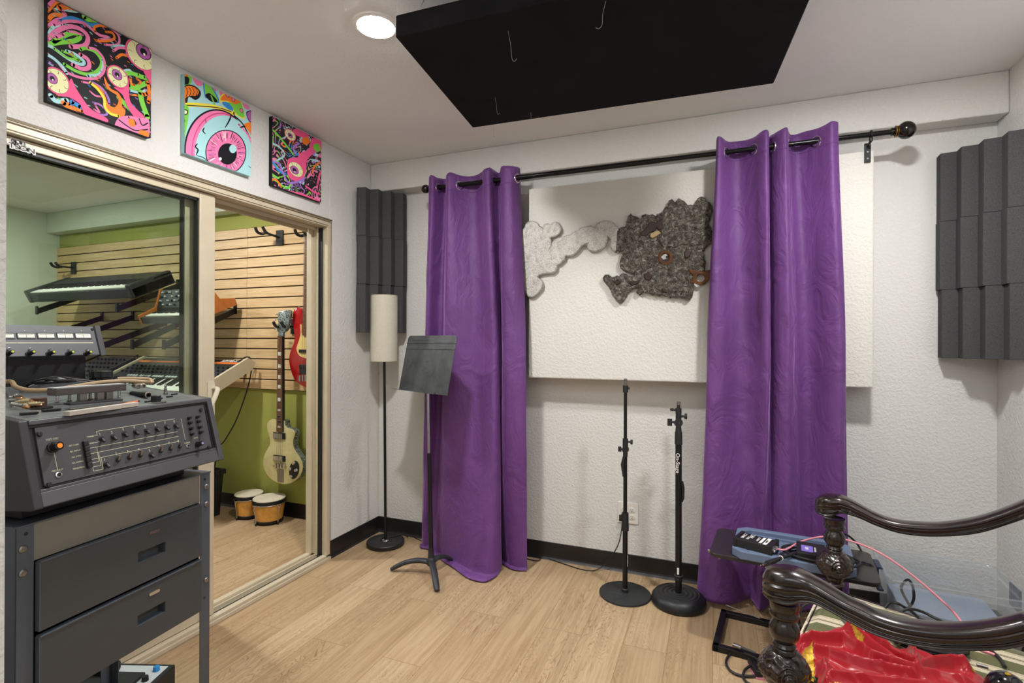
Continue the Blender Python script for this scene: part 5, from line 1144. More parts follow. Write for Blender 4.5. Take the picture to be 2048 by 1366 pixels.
class Art:      # flat printed shapes; u,v in 0..1 on the canvas face
    def __init__(s, y0, y1, z0, z1, root):
        s.a = (y0,y1,z0,z1); s.d = {}; s.lay = 0; s.root = root
    def pt(s, u, v): y0,y1,z0,z1 = s.a; return V(.0242+s.lay*.00001, y0+(y1-y0)*u, z1-(z1-z0)*v)
    def mb(s, c): return s.d.setdefault(c, MB())
    def clip(s, u, v): return min(1,max(0,u)), min(1,max(0,v))
    def poly(s, pts, c):
        s.lay += 1; n = len(pts); s.mb(c).add([s.pt(*s.clip(*p)) for p in pts],[tuple(range(n))])
    def blob(s, pts, c, n=5): s.poly([(p.x,p.y) for p in catmull([V(u,v,0) for u,v in pts], n, True)], c)
    def ell(s, u, v, a, b, c, rot=0, n=28):
        s.poly([(u+a*math.cos(t)*math.cos(rot)-b*math.sin(t)*math.sin(rot), v+a*math.cos(t)*math.sin(rot)+b*math.sin(t)*math.cos(rot)) for t in [2*PI*k/n for k in range(n)]], c)
    def line(s, pts, w, c, n=5, taper=0):
        s.lay += 1; P_ = catmull([V(u,v,0) for u,v in pts], n); m = s.mb(c); N = len(P_); L_ = []; R_ = []
        for i, p in enumerate(P_):
            d = (P_[min(i+1,N-1)]-P_[max(i-1,0)]); d.normalize(); q = V(-d.y,d.x,0); ww = w/2*(1-taper*abs(2*i/(N-1)-1)**2)
            L_.append(s.pt(*s.clip(*(p+q*ww).xy))); R_.append(s.pt(*s.clip(*(p-q*ww).xy)))
        m.add(L_+R_,[(i,i+1,N+i+1,N+i) for i in range(N-1)])
        if not taper and N > 2:
            for e in (P_[0],P_[-1]):
                s.mb(c).add([s.pt(*s.clip(e.x+w/2*math.cos(2*PI*k/8), e.y+w/2*math.sin(2*PI*k/8))) for k in range(8)],[tuple(range(8))])
    def eye(s, u, v, r, iu, iv, ir, asp=1.0):
        s.ell(u,v,r*1.13,r*1.13*asp,'P'); s.ell(u,v,r*1.02,r*1.02*asp,'k'); s.ell(u,v,r,r*asp,'c'); s.ell(iu,iv,ir*1.1,ir*1.1*asp,'k'); s.ell(iu,iv,ir,ir*asp,'m'); s.ell(iu,iv,ir*.5,ir*.5*asp,'k'); s.ell(iu+ir*.1,iv+ir*.3,ir*.16,ir*.2*asp,'w')
        for k in range(7):
            a = k*.9+.3; s.line([(u+r*.98*math.cos(a),v+r*.98*asp*math.sin(a)),(u+r*.78*math.cos(a+.12),v+r*.78*asp*math.sin(a+.12)),(u+r*.62*math.cos(a-.05),v+r*.62*asp*math.sin(a-.05))],.005,'k',3,.8)
    def done(s):
        mats = list(s.d); m = MB()
        for i, k in enumerate(mats):
            q = s.d[k]; b = len(m.v); m.v += q.v; m.f += [tuple(b+j for j in f) for f in q.f]; m.mi += [i]*len(q.f)
        o = m.build('printed_design', [ACOL[k] for k in mats], s.root, smooth=0, root=s.root)
        me = o.data
        for p in me.polygons:
            pass
        return o
def frame_box(r, y0, y1, z0, z1, mat): return MB().box(.0005,.024,y0,y1,z0,z1).build('canvas_wrap', mat, r, smooth=0, bevel=.002, root=r)
def swirl_mat(name, seed, sc=7.0):
    t = NT(name); v = t.coord('Object', loc=(seed,seed*2.1,0)); n = t.noise(v, sc, 1.5, .4, .9)
    mu = t.new('Math', operation='MULTIPLY'); mu.inputs[1].default_value = 9; t.L(n.outputs[0], mu.inputs[0]); fr = t.new('Math', operation='FRACT'); t.L(mu.outputs[0], fr.inputs[0])
    n2 = t.noise(v, sc*.7, 1, .5); r2 = t.ramp(n2.outputs[0], [(0,COL['p']),(.40,COL['g']),(.46,COL['v']),(.50,COL['l']),(.55,COL['p']),(.60,COL['o']),(.66,COL['b'])], 'CONSTANT')
    r = t.ramp(fr.outputs[0], [(0,0),(.34,1),(.64,0)], 'CONSTANT')
    n3 = t.noise(v, 90, 1, .5); dots = t.ramp(n3.outputs[0], [(0,0),(.66,1)], 'CONSTANT')
    c = t.mix(r.outputs[0], COL['k'], r2.outputs[0]); c = t.mix(dots.outputs[0], c, 'e58ab0')
    t.L(c, t.b.inputs['Base Color']); t.b.inputs['Roughness'].default_value = .6; return t.m
# canvas 1 : eyeballs with tails on black
r, y0, y1, z0, z1 = canvas('largest square canvas print with three staring eyeballs and neon swirls on black', [(97,0),(306,97),(298,274),(93,203)])
frame_box(r,y0,y1,z0,z1,ACOL['k']); A = Art(y0,y1,z0,z1,r); S = 1130/240
def U1(x, y):
    p = onx(80+x/4.708, y/4.708, .024); return ((p.y-y0)/(y1-y0), (z1-p.z)/(z1-z0))
def l1(pts, w, c, tp=0): A.line([U1(*p) for p in pts], w, c, 5, tp)
A.poly([(0,0),(1,0),(1,1),(0,1)],'k')
for pts,w,c in (([(75,60),(150,-5),(210,-25)],.035,'p'),([(75,110),(150,30),(230,10)],.02,'o'),([(130,90),(180,85),(330,110),(370,100)],.022,'l'),([(180,75),(260,60),(320,80)],.05,'o'),([(70,190),(130,140),(240,145)],.035,'o'),([(65,250),(150,190),(230,160),(215,105)],.028,'p'),
  ([(200,200),(290,170),(390,200),(470,235),(560,230),(580,205)],.038,'b'),([(415,160),(450,185),(530,190)],.045,'g'),([(75,330),(130,250),(210,240)],.03,'l'),([(130,235),(260,200),(400,215),(480,270),(560,330),(640,350),(650,370),(560,375)],.028,'p'),
  ([(520,300),(510,260),(560,240),(620,250)],.024,'o'),([(530,385),(640,385),(700,360),(680,310),(620,300)],.024,'o'),([(610,420),(700,425),(745,400),(735,330),(660,260)],.022,'p'),
  ([(60,370),(180,280),(290,250),(390,280),(450,350),(420,430),(290,440)],.042,'p'),([(60,420),(180,400),(320,385),(375,345),(320,310),(240,330),(130,390)],.042,'g'),([(150,350),(220,325)],.03,'p'),([(260,295),(330,305),(400,330)],.02,'p'),
  ([(60,420),(130,455),(230,530),(330,590),(400,605),(410,575),(330,510),(250,480)],.03,'l'),([(130,455),(250,540),(330,560),(370,570),(300,520),(210,480)],.022,'g'),([(310,610),(400,650),(460,630),(450,560),(380,515)],.04,'p'),
  ([(230,605),(340,670),(460,700),(550,660),(580,580),(520,490),(430,455),(380,465)],.032,'g'),([(450,715),(560,700),(595,620),(590,560)],.03,'l'),([(60,500),(160,580),(250,680),(400,735),(530,735),(600,670),(600,560),(530,470),(450,450)],.026,'p'),
  ([(680,435),(760,430),(810,440)],.022,'l'),([(690,480),(740,450),(810,455)],.026,'p'),([(720,545),(770,515),(830,530)],.028,'o'),([(780,670),(840,660),(870,690)],.024,'l'),([(760,700),(860,690),(940,720),(1020,740)],.045,'g'),([(830,800),(880,835),(960,800),(1010,780)],.05,'g'),([(920,700),(990,730)],.03,'g'),([(850,730),(860,790),(890,800)],.026,'o'),([(910,745),(950,770),(930,790)],.02,'o'),([(840,850),(930,870),(1000,850)],.025,'l'),([(850,890),(920,900)],.02,'o'),([(945,870),(960,960),(1010,1100)],.06,'g'),
  ([(100,900),(150,950),(250,945)],.045,'l'),([(60,510),(140,560),(220,640),(250,690)],.03,'l'),([(65,575),(110,610)],.03,'v'),([(300,960),(380,1010)],.045,'b'),([(220,970),(300,1040),(380,1090),(430,1110)],.05,'o'),([(270,980),(330,1020),(400,1050)],.03,'o'),([(500,965),(570,990),(620,1040),(625,1080),(560,1080)],.02,'v'),([(395,770),(470,785)],.02,'p'),([(470,860),(520,900),(570,910)],.018,'p'),([(510,1030),(560,1060),(520,990)],.018,'p'),([(480,770),(580,830),(640,920),(650,980)],.024,'v'),
  ([(740,920),(800,980),(880,1060)],.05,'g'),([(1015,780),(1030,880),(1020,960)],.04,'o'),([(970,890),(1010,880)],.04,'o')):
    l1(pts,w,c)
random.seed(11)
for k in range(120):
    u, v = random.random(), random.random(); a = random.uniform(-.3,.5)
    A.line([(u,v),(u+.02*math.cos(a),v+.02*math.sin(a)+.004)], random.uniform(.008,.014), random.choice('ppoollbgv'), 2)
# redraw large forms above the dashes
def b1(pts, c): A.blob([U1(*p) for p in pts], c)
b1([(120,840),(250,800),(290,740),(330,820),(400,930),(480,1030),(620,1110),(635,1150),(560,1150),(440,1110),(400,1040),(370,980),(280,920),(170,900)],'P')
b1([(690,820),(780,840),(830,790),(835,860),(850,960),(920,1040),(980,1100),(960,1150),(900,1120),(840,1040),(800,960),(770,890)],'P')
b1([(960,640),(1045,660),(1045,800),(1020,760)],'P')
b1([(465,770),(530,820),(570,860),(600,960),(640,1040),(700,1085),(740,1100),(790,1090),(800,1040),(770,1000),(765,930),(730,870),(660,830),(600,720),(620,820),(660,860),(720,900),(735,960),(700,1010),(640,980),(610,900),(560,820)],'o')
l1([(470,780),(540,840),(600,930),(610,1010),(660,1070),(740,1095)],.028,'y')
def eyepx(x, y, r, ix, iy, ir):
    u, v = U1(x,y); r_u = abs(U1(x+r,y)[0]-u); iu, iv = U1(ix,iy); ii = abs(U1(ix+ir,iy)[0]-iu); A.eye(u,v,r_u,iu,iv,ii,abs(U1(x,y+r)[1]-v)/r_u*.98)
eyepx(155,765,112,112,740,48); eyepx(730,725,92,722,705,45); eyepx(950,520,128,972,490,66)
b1([(700,1180),(740,1110),(830,1090),(930,1110),(1020,1130),(1020,1290),(940,1300),(830,1260),(740,1215)],'p')
for pts in ([(740,1130),(820,1190),(900,1230),(1010,1220)],[(830,1100),(850,1150),(900,1170),(880,1130)],[(930,1120),(960,1180),(1010,1160)],[(720,1190),(800,1230),(900,1270),(1000,1270)]): l1(pts,.014,'k')
b1([(930,1230),(1010,1240),(1020,1285),(950,1290)],'o'); b1([(830,1120),(880,1130),(890,1190),(840,1180)],'o')
A.done()
# canvas 2 : giant eye and mushrooms
r, y0, y1, z0, z1 = canvas('middle square canvas print of one giant pink eyeball among neon mushrooms', [(371,145),(504,217),(500,350),(367,308)])
frame_box(r,y0,y1,z0,z1,ACOL['l']); A = Art(y0,y1,z0,z1,r)
def U1(x, y):
    p = onx(350+x/4.71, 130+y/4.71, .024); return ((p.y-y0)/(y1-y0), (z1-p.z)/(z1-z0))
A.poly([(0,0),(1,0),(1,1),(0,1)],'l')
b1([(70,60),(130,40),(160,120),(140,180),(70,180)],'g'); b1([(75,60),(130,50),(120,110),(80,90)],'o'); b1([(75,110),(130,120),(125,180),(75,175)],'k')
b1([(160,70),(220,80),(265,130),(260,190),(210,195),(170,140)],'p'); b1([(340,160),(400,190),(370,260)],'p'); b1([(420,210),(480,250),(430,300)],'p'); b1([(630,330),(680,350),(700,420),(650,400)],'p')
b1([(60,230),(120,185),(190,200),(240,250),(235,300),(190,330),(130,300),(110,370),(65,380)],'k'); b1([(68,235),(120,198),(185,210),(225,250),(200,290),(150,290),(100,310),(95,360),(68,370)],'o')
for x in (100,130,160,190): l1([(x,210),(x+20,250),(x+5,295)],.008,'k')
b1([(265,125),(330,180),(400,290),(415,355),(370,350),(320,310),(280,300)],'b'); b1([(275,130),(330,190),(390,300),(400,345),(330,300),(290,290)],'g'); b1([(285,290),(320,265),(370,300),(400,345),(340,345)],'k'); l1([(340,290),(380,390)],.022,'g')
b1([(420,340),(430,290),(500,250),(560,270),(610,320),(640,400),(660,500),(620,500),(560,460),(520,440),(460,380)],'y'); b1([(430,330),(450,290),(510,262),(570,290),(620,350),(570,370),(500,340)],'o'); b1([(500,350),(570,370),(620,360),(645,430),(650,490),(600,480),(560,440)],'g'); b1([(440,355),(490,350),(540,400),(540,440),(490,410)],'b')
for q_ in ((495,285),(548,325),(625,430)): u,v = U1(*q_); A.ell(u,v,.03,.03,'k'); A.ell(u,v,.024,.024,'p')
l1([(65,380),(200,375),(400,400),(560,460)],.05,'y'); l1([(65,376),(200,385),(400,402),(530,440)],.012,'k')
b1([(60,400),(125,395),(125,500),(90,700),(80,830),(55,830)],'g'); b1([(70,420),(118,425),(115,465),(70,468)],'k'); b1([(75,428),(110,432),(108,458),(74,460)],'c'); b1([(60,510),(90,510),(90,545),(62,545)],'k'); b1([(56,590),(80,590),(78,620),(56,620)],'p')
b1([(670,450),(700,430),(722,440),(722,540),(690,520)],'k'); b1([(678,455),(718,440),(718,530),(695,515)],'m'); b1([(650,560),(722,545),(722,660),(690,620)],'o')
ec = U1(470,800); 
def ring(cx, cy, rx, ry, c):
    pts = [(cx+rx*math.cos(2*PI*k/60), cy+ry*math.sin(2*PI*k/60)) for k in range(60)]; A.poly([U1(*p) for p in pts], c)
ring(385,800,300,385,'k'); ring(390,808,290,378,'p'); ring(425,820,270,370,'r'); ring(428,822,266,362,'p'); ring(455,830,268,355,'l')
l1([(560,480),(640,560),(722,720)],.022,'k'); l1([(600,560),(680,650),(722,740)],.03,'p')
ring(478,822,193,212,'k'); ring(478,822,184,203,'p')
random.seed(5)
for k in range(90):
    a = 2*PI*k/90+random.uniform(-.03,.03); r0 = random.uniform(.5,.75); r1_ = random.uniform(.78,1)
    A.line([U1(478+184*r0*math.cos(a),822+203*r0*math.sin(a)),U1(478+184*r1_*math.cos(a),822+203*r1_*math.sin(a))],random.uniform(.003,.009),random.choice('kkpwm'),1,.0)
ring(492,838,88,100,'k'); ring(543,790,34,40,'l'); ring(424,885,14,15,'w')
for pts,w in (([(510,450),(525,480),(500,540),(470,590)],.02),([(210,740),(190,770),(215,800),(195,850)],.02),([(275,590),(262,620),(285,650)],.018),([(285,510),(290,550)],.008),([(610,590),(660,575)],.02),([(640,730),(665,770)],.01),([(205,855),(260,870),(310,910)],.01),([(690,950),(712,970)],.01)): l1(pts,w,'k',.6)
A.done()
# canvas 3 : dense swirls, two eyes
r, y0, y1, z0, z1 = canvas('smallest looking square canvas print near the corner with two eyeballs and dense neon swirls', [(548,236),(645,281),(640,403),(541,370)])
frame_box(r,y0,y1,z0,z1,ACOL['k']); A = Art(y0,y1,z0,z1,r)
MB().box(.0241,.0242,y0+.001,y1-.001,z0+.001,z1-.001).build('swirl_ground', swirl_mat('dense_neon_swirls', 3.3, 9.0), r, smooth=0, root=r)
A.lay = 30
b1([(1030,600),(1100,585),(1170,600),(1240,640),(1300,690),(1340,700),(1385,720),(1385,900),(1360,860),(1300,900),(1260,840),(1180,800),(1160,760),(1130,690)],'P') if 0 else None
b1([(1130,600),(1200,610),(1260,660),(1230,690),(1160,670),(1110,640)],'P'); b1([(1290,690),(1385,720),(1385,800),(1310,830),(1240,900),(1220,960),(1150,900),(1180,830),(1260,790)],'P')
b1([(1060,900),(1120,870),(1200,890),(1240,950),(1200,1080),(1120,1090),(1060,1030)],'P')
b1([(1190,700),(1250,680),(1270,730),(1220,750)],'o'); b1([(1300,760),(1350,740),(1370,800),(1330,820)],'g')
for pts,w,c in (([(885,590),(950,640),(1050,760),(1120,850)],.03,'g'),([(885,880),(930,930),(980,1000),(1050,1030)],.035,'b'),([(885,1060),(950,1090),(1000,1130),(1060,1160),(1100,1110)],.03,'g'),([(885,1090),(950,1080),(1000,1150)],.03,'o'),([(900,900),(980,940),(1060,1100),(1150,1100),(1230,1060)],.03,'v'),([(900,730),(990,780),(1030,850),(960,900)],.025,'l'),([(1130,850),(1120,770),(1170,740)],.03,'v'),([(1230,1140),(1300,1190),(1365,1220)],.03,'P'),([(885,1150),(1000,1180),(1200,1220),(1365,1290)],.03,'P'),([(1290,1020),(1310,960),(1360,920)],.03,'o'),([(1340,1130),(1360,1040),(1380,1000)],.04,'P')): l1(pts,w,c)
eyepx(1085,660,48,1085,665,22); eyepx(1138,985,66,1125,990,36)
A.done()
# ================================================================ carved armchair in the right foreground
CP1 = V(2.273,-1.464,0); CU = V(.313,.950,0).normalized(); CV = V(CU.y,-CU.x,0)
RZc = math.atan2(CV.y,CV.x)
ch = thing('armchair','dark carved wooden armchair with turned posts and green and cream striped seat','armchair',CP1,RZc)
Ti = ROOTM[ch.name].inverted()
def wood_dark():
    t = NT('dark_polished_wood'); v = t.coord(scale=(1,1,1)); n = t.noise(v, 14, 4, .6, .8); r = t.ramp(n.outputs[0], [(.35,'120b09'),(.6,'24140f'),(.75,'3a2018')]); t.L(r.outputs[0], t.b.inputs['Base Color'])
    t.b.inputs['Roughness'].default_value = .27; t.b.inputs['Coat Weight'].default_value = .5; t.b.inputs['Coat Roughness'].default_value = .15; return t.m
m_dw2 = wood_dark()
CWd = .783
def post(y):
    m = MB()
    prof = [(.030,.635),(.034,.640),(.0345,.632),(.033,.625),(.031,.617),(.0335,.612),(.0345,.607),(.0325,.602),(.024,.600),(.0235,.596),(.027,.590),(.0335,.578),(.035,.567),(.0335,.555),(.027,.545),(.0225,.540),(.0245,.536),(.027,.532),(.0245,.528),(.0235,.526),(.026,.523),(.0265,.519),(.0275,.515)]
    m.lathe(list(reversed(prof)),32,Matrix.Translation((0,y,0)))
    p_ = m.build('turned_post', m_dw2, ch, smooth=60)
    # carved melon: gadrooned ball with scroll relief
    def fn(r, z, a):
        d = ((a+.35)%(PI/2))-PI/4; rr = math.hypot(d*.062, (z-.472)*1.05)
        ang = math.atan2((z-.472), d*.062)
        if rr < .010: return r+.0028+.0012*math.cos(ang*5)
        if rr < .034: return r+.0022*math.cos((rr-.010)*620)+.0005*math.cos(ang*9)
        return r+.0013*math.cos((z-.472)*330-abs(d)*7)
    pr = []
    for k in range(61):
        t = k/60; z = .427+t*.09; r = .030+.0265*math.sin(PI*t)**.8; pr.append((r,z))
    MB().lathe(pr,160,Matrix.Translation((0,y,0)),True,fn).build('carved_ball', m_dw2, p_, smooth=70)
    MB().lathe([(.028,.30),(.028,.395),(.033,.398),(.034,.404),(.030,.409),(.026,.412),(.0285,.418),(.030,.424),(.031,.428)],28,Matrix.Translation((0,y,0))).build('post_neck', m_dw2, p_, smooth=60)
    MB().lathe([(.018,0),(.026,.01),(.028,.03),(.018,.045),(.016,.07),(.026,.12),(.030,.18),(.026,.23),(.020,.25),(.031,.26),(.031,.31)],28,Matrix.Translation((0,y,0))).build('front_leg', m_dw2, ch, smooth=60)
post(0); post(CWd)
# arms: side silhouette read on the arm's own vertical plane
def armpath(o, samp):
    out = []
    for px, yt, yb_ in samp:
        a = plane(px,yt,o,CU)-o; b = plane(px,yb_,o,CU)-o
        out.append((a.dot(CV), a.z, b.z))
    return out
G = lambda X, Y1, Y2: (1380+X/3.066, 960+Y1/3.066, 960+Y2/3.066)
s1_ = [G(448,560,690),G(480,505,712),(1380+540/3.066,960+495/3.066,960+735/3.066),G(630,505,752),G(700,540,740),G(780,590,750),G(860,640,790),G(950,695,840),G(1050,742,895),G(1150,790,940),G(1300,835,985),G(1500,860,1020),G(1700,860,1030),G(1900,830,1025),G(2048,790,1000)]
A1 = armpath(CP1, s1_)
def arm(y, P_, end=.62):
    m = MB(); sec = []
    # half section profile (fraction of half-width, fraction of height 0 bottom..1 top)
    S = [(0,1),(.35,.985),(.62,.94),(.82,.85),(.91,.74),(.93,.64),(.90,.60),(.97,.575),(1.03,.55),(1.03,.51),(.96,.48),(.87,.46),(.84,.40),(.84,.34),(.87,.31),(.95,.295),(.97,.265),(.93,.235),(.82,.22),(.76,.17),(.78,.13),(.82,.10),(.80,.06),(.66,.02),(0,0)]
    full = S+[(-a,b) for a,b in reversed(S[1:-1])]
    pts = catmull([V(a,b,c) for a,b,c in P_],6)
    last = pts[-1]; 
    while last.x < end: last = V(last.x+.04,last.y+.008,last.z+.008); pts.append(last)
    x0 = pts[0].x; rows = []
    for q in pts:
        s = q.x-x0; top, bot = q.y, q.z
        if s < .11: w = .047*math.sqrt(max(0,1-((.055-s)/.055)**2)) if s < .055 else .047-.012*((s-.055)/.055)**1.5
        elif s < .2: w = .035-.004*((s-.11)/.09)
        else: w = .031
        w = max(w,.010)
        hgt = (top-bot)*.86; base = bot+.002
        rows.append([V(q.x,y+a*w,base+b*hgt) for a,b in full])
    m.grid(rows, closed=True); n = len(full); m.f.append(tuple(range(n))); m.mi.append(0); m.f.append(tuple(reversed(range((len(rows)-1)*n,len(rows)*n)))); m.mi.append(0)
    return m.build('armrest', m_dw2, ch, smooth=35)
arm(0,A1)
s2_ = [G(768,110,190),G(790,85,205),G(830,68,215),G(880,70,218),G(930,82,200),G(990,112,212),G(1060,152,238),G(1130,190,270),G(1210,222,300),G(1300,240,325),G(1420,248,340),G(1540,248,342),G(1680,228,335),G(1800,200,315),G(1930,155,275),G(2048,105,235)]
A2 = armpath(CP1+CU*CWd, s2_)
arm(CWd,A2,.66)
# rails, seat, back
MB().box(-.03,.03,.0,CWd,.33,.385).build('front_rail', m_dw2, ch, smooth=0, bevel=.006)
for y0_,y1_ in ((0,.12),(CWd,.665)):
    m = MB(); m.tube([V(0,y0_,.355),V(.62,y1_,.355)],.026,8); m.build('side_rail', m_dw2, ch)
m = MB(); m.box(.60,.65,.10,.69,.33,.39); m.build('rear_rail', m_dw2, ch, smooth=0, bevel=.006)
for y_ in (.10,.69):
    m = MB(); m.tube(catmull([V(.68,y_,0),V(.63,y_,.2),V(.625,y_,.4),V(.64,y_,.75),V(.70,y_,1.12)],5),.024,10); m.build('back_post', m_dw2, ch)
m = MB(); m.tube(catmull([V(.70,.10,1.10),V(.71,.25,1.17),V(.71,.4,1.20),V(.71,.55,1.17),V(.70,.69,1.10)],5),.026,10); m.build('crest_rail', m_dw2, ch)
def stripe_mat():
    t = NT('green_cream_striped_velvet'); tc = t.new('TexCoord'); sp = t.new('SeparateXYZ'); t.L(tc.outputs['Object'], sp.inputs[0])
    a = t.new('Math', operation='MULTIPLY'); a.inputs[1].default_value = 1/.112; t.L(sp.outputs[1], a.inputs[0])
    ad = t.new('Math', operation='ADD'); ad.inputs[1].default_value = 10.42; t.L(a.outputs[0], ad.inputs[0])
    f = t.new('Math', operation='FRACT'); t.L(ad.outputs[0], f.inputs[0])
    g='5b5c2c'; cr='d3c6aa'
    r = t.ramp(f.outputs[0], [(0,g),(.44,cr),(.60,'a89c78'),(.70,cr),(.86,'a3966a'),(.89,cr),(.93,g)], 'CONSTANT')
    v = t.coord(); zz = t.new('TexWave'); zz.inputs['Scale'].default_value = 60; zz.bands_direction='X'; zz.inputs['Distortion'].default_value=0
    v2 = t.coord(rot=(0,0,.6)); t.L(v2, zz.inputs['Vector'])
    bm = t.ramp(f.outputs[0], [(0,0.0),(.615,1.0),(.685,.0)], 'CONSTANT'); zr = t.ramp(zz.outputs['Fac'], [(0,0.0),(.5,.8)], 'CONSTANT')
    mm = t.mix(1.0, bm.outputs[0], zr.outputs[0], 'MULTIPLY'); c = t.mix(mm, r.outputs[0], '35351f')
    n = t.noise(v, 260, 3, .7); nr = t.ramp(n.outputs[0], [(.3,'b5b5ad'),(.7,'ffffff')]); c = t.mix(.6, c, nr.outputs[0], 'MULTIPLY')
    t.L(c, t.b.inputs['Base Color']); t.b.inputs['Roughness'].default_value = .9; t.b.inputs['Sheen Weight'].default_value = .3; t.bump(n.outputs[0], .4, .001); return t.m
SEAT = .40
m = MB(); rows = []
NX, NY = 20, 24
for i in range(NX+1):
    u = i/NX; x = -.035+u*.655; row = []
    ya, yb2 = .03+.10*u, .763-.105*u
    for j in range(NY+1):
        v = j/NY; y = ya+(yb2-ya)*v; e = min(u,1-u,v,1-v)
        z = SEAT-.022*max(0,1-e/.07)**2
        row.append(V(x,y,z))
    rows.append(row)
m.grid(rows); 
rim = [rows[i][0] for i in range(NX+1)]+rows[NX][1:]+[rows[i][NY] for i in range(NX-1,-1,-1)]+list(reversed(rows[0][1:NY]))
low = [V(p.x,p.y,.372) for p in rim]; m.grid([rim,low],closed=True)
seat = m.build('seat', stripe_mat(), ch, smooth=60)
m = MB(); m.tube([p+V(0,0,-.002) for p in rim],.004,6,closed=True); m.build('piping', M('cream_piping','cfc3a8',.8), seat)
def LC(px, py, z):    # photo position on a horizontal plane -> chair-local coordinates
    return Ti @ onz(px,py,z)
# ---- red satin garment heaped on the seat
def satin(name, c):
    t = NT(name); v = t.coord(); n = t.noise(v, 60, 2, .5); t.b.inputs['Base Color'].default_value = lin(c); t.b.inputs['Roughness'].default_value = .30; t.b.inputs['Sheen Weight'].default_value=.1
    t.b.inputs['Anisotropic'].default_value = .5; t.b.inputs['Specular IOR Level'].default_value = .35; t.bump(n.outputs[0], .08, .004); return t.m
m_red = satin('red_satin','a0101d')
rg = thing('red_garment','crumpled red satin garment with gold and green trim heaped on the striped seat','clothing',CP1,RZc)
def zc(X, Y): return (1560+X/5.12, 1230+Y/5.12)
edge = [zc(100,170),zc(300,160),zc(420,130),zc(490,105),zc(560,72),zc(640,78),zc(760,95),zc(900,140),zc(1000,215),zc(1100,290),zc(1250,288),(1829,1287),zc(1500,330),zc(1650,390),zc(1840,395),zc(1930,450),zc(2000,520),(1975,1350),(1990,1400),(1900,1440),(1760,1450),(1650,1420),zc(375,700),zc(370,600),zc(250,605),zc(200,560),(1590,1320),(1583,1290)]
zE = [.425]*len(edge)
E_ = [LC(px,py,.425) for px,py in edge]; E_ = [V(max(p.x,-.05),p.y,0) for p in E_]
Ep = catmull(E_,4,True)
def inside(x, y):
    c = False; n = len(Ep)
    for i in range(n):
        a, b = Ep[i], Ep[(i+1)%n]
        if (a.y > y) != (b.y > y) and x < (b.x-a.x)*(y-a.y)/(b.y-a.y)+a.x: c = not c
    return c
def dist_poly(x, y, P_, closed=False):
    best = 9; n = len(P_)
    for i in range(n if closed else n-1):
        a, b = P_[i], P_[(i+1)%n]; dx, dy = b.x-a.x, b.y-a.y; L2 = dx*dx+dy*dy or 1e-9
        t = max(0,min(1,((x-a.x)*dx+(y-a.y)*dy)/L2)); d = math.hypot(x-a.x-t*dx, y-a.y-t*dy)
        if d < best: best = d
    return best
RD = []
for pts, h, w in (([zc(120,230),zc(330,185),zc(600,200),zc(700,190)],.030,.012),([zc(640,190),zc(800,290),zc(950,400),zc(1100,440)],.032,.013),([zc(700,90),zc(820,180),zc(1000,330),zc(1180,470),zc(1380,540)],.034,.015),
  ([zc(900,150),zc(1020,240),zc(1150,370),zc(1390,500)],.036,.010),([zc(1150,380),zc(1250,430),zc(1370,440)],.016,.009),([zc(1350,300),zc(1390,400),zc(1400,500)],.040,.008),([zc(1400,530),zc(1550,450),zc(1750,420),zc(1880,440)],.030,.014),
  ([zc(340,330),zc(500,350),zc(700,420),zc(900,470),zc(1150,520),zc(1350,560)],.030,.016),([zc(380,560),zc(460,450),zc(470,600)],.026,.012),([zc(500,560),zc(800,590),zc(1100,620),zc(1500,660)],.022,.022),([zc(1300,560),zc(1600,540),zc(1900,620)],.020,.020),([zc(170,280),zc(250,265)],.022,.010)):
    RD.append(([LC(px,py,.45) for px,py in pts],h,w))
def hz(x, y):
    d = dist_poly(x,y,Ep,True); e = min(1,d/.03); h = .004+.018*e**.7
    s = 0
    for P_,hh,w in RD:
        q = dist_poly(x,y,P_); s = max(s, hh*math.exp(-(q/(w*.75))**1.25))
    n1 = noise.noise(V(x*14,y*22,1.5)); n2 = noise.noise(V(x*40+n1*2,y*40,4.2))
    n3 = noise.noise(V((x*.5+y*.86)*17+n1, (x*.86-y*.5)*5, 7.7)); n4 = noise.noise(V((x*.75+y*.66)*13, (x*.66-y*.75)*4+n1, 2.7))
    h += s*1.3*(.25+.75*e)+(.005*max(0,1-abs(n3)*2.2)**2+.007*max(0,1-abs(n4)*2.2)**2+.003*n1)*e
    z = SEAT+h
    if x < -.028: z -= ((-.028-x)/.03)**1.3*.05
    return z
m = MB(); GX = [-.06+i*.0045 for i in range(118)]; GY = [-.02+j*.0045 for j in range(112)]; idx = {}
for i,x in enumerate(GX):
    for j,y in enumerate(GY):
        if inside(x,y): idx[(i,j)] = len(m.v); m.v.append(V(x,y,hz(x,y)))
for (i,j) in idx:
    q = [(i,j),(i+1,j),(i+1,j+1),(i,j+1)]
    if all(k in idx for k in q): m.f.append(tuple(idx[k] for k in q)); m.mi.append(0)
cloth_o = m.build('satin_cloth', m_red, rg, smooth=180, solid=.002, sub=1)
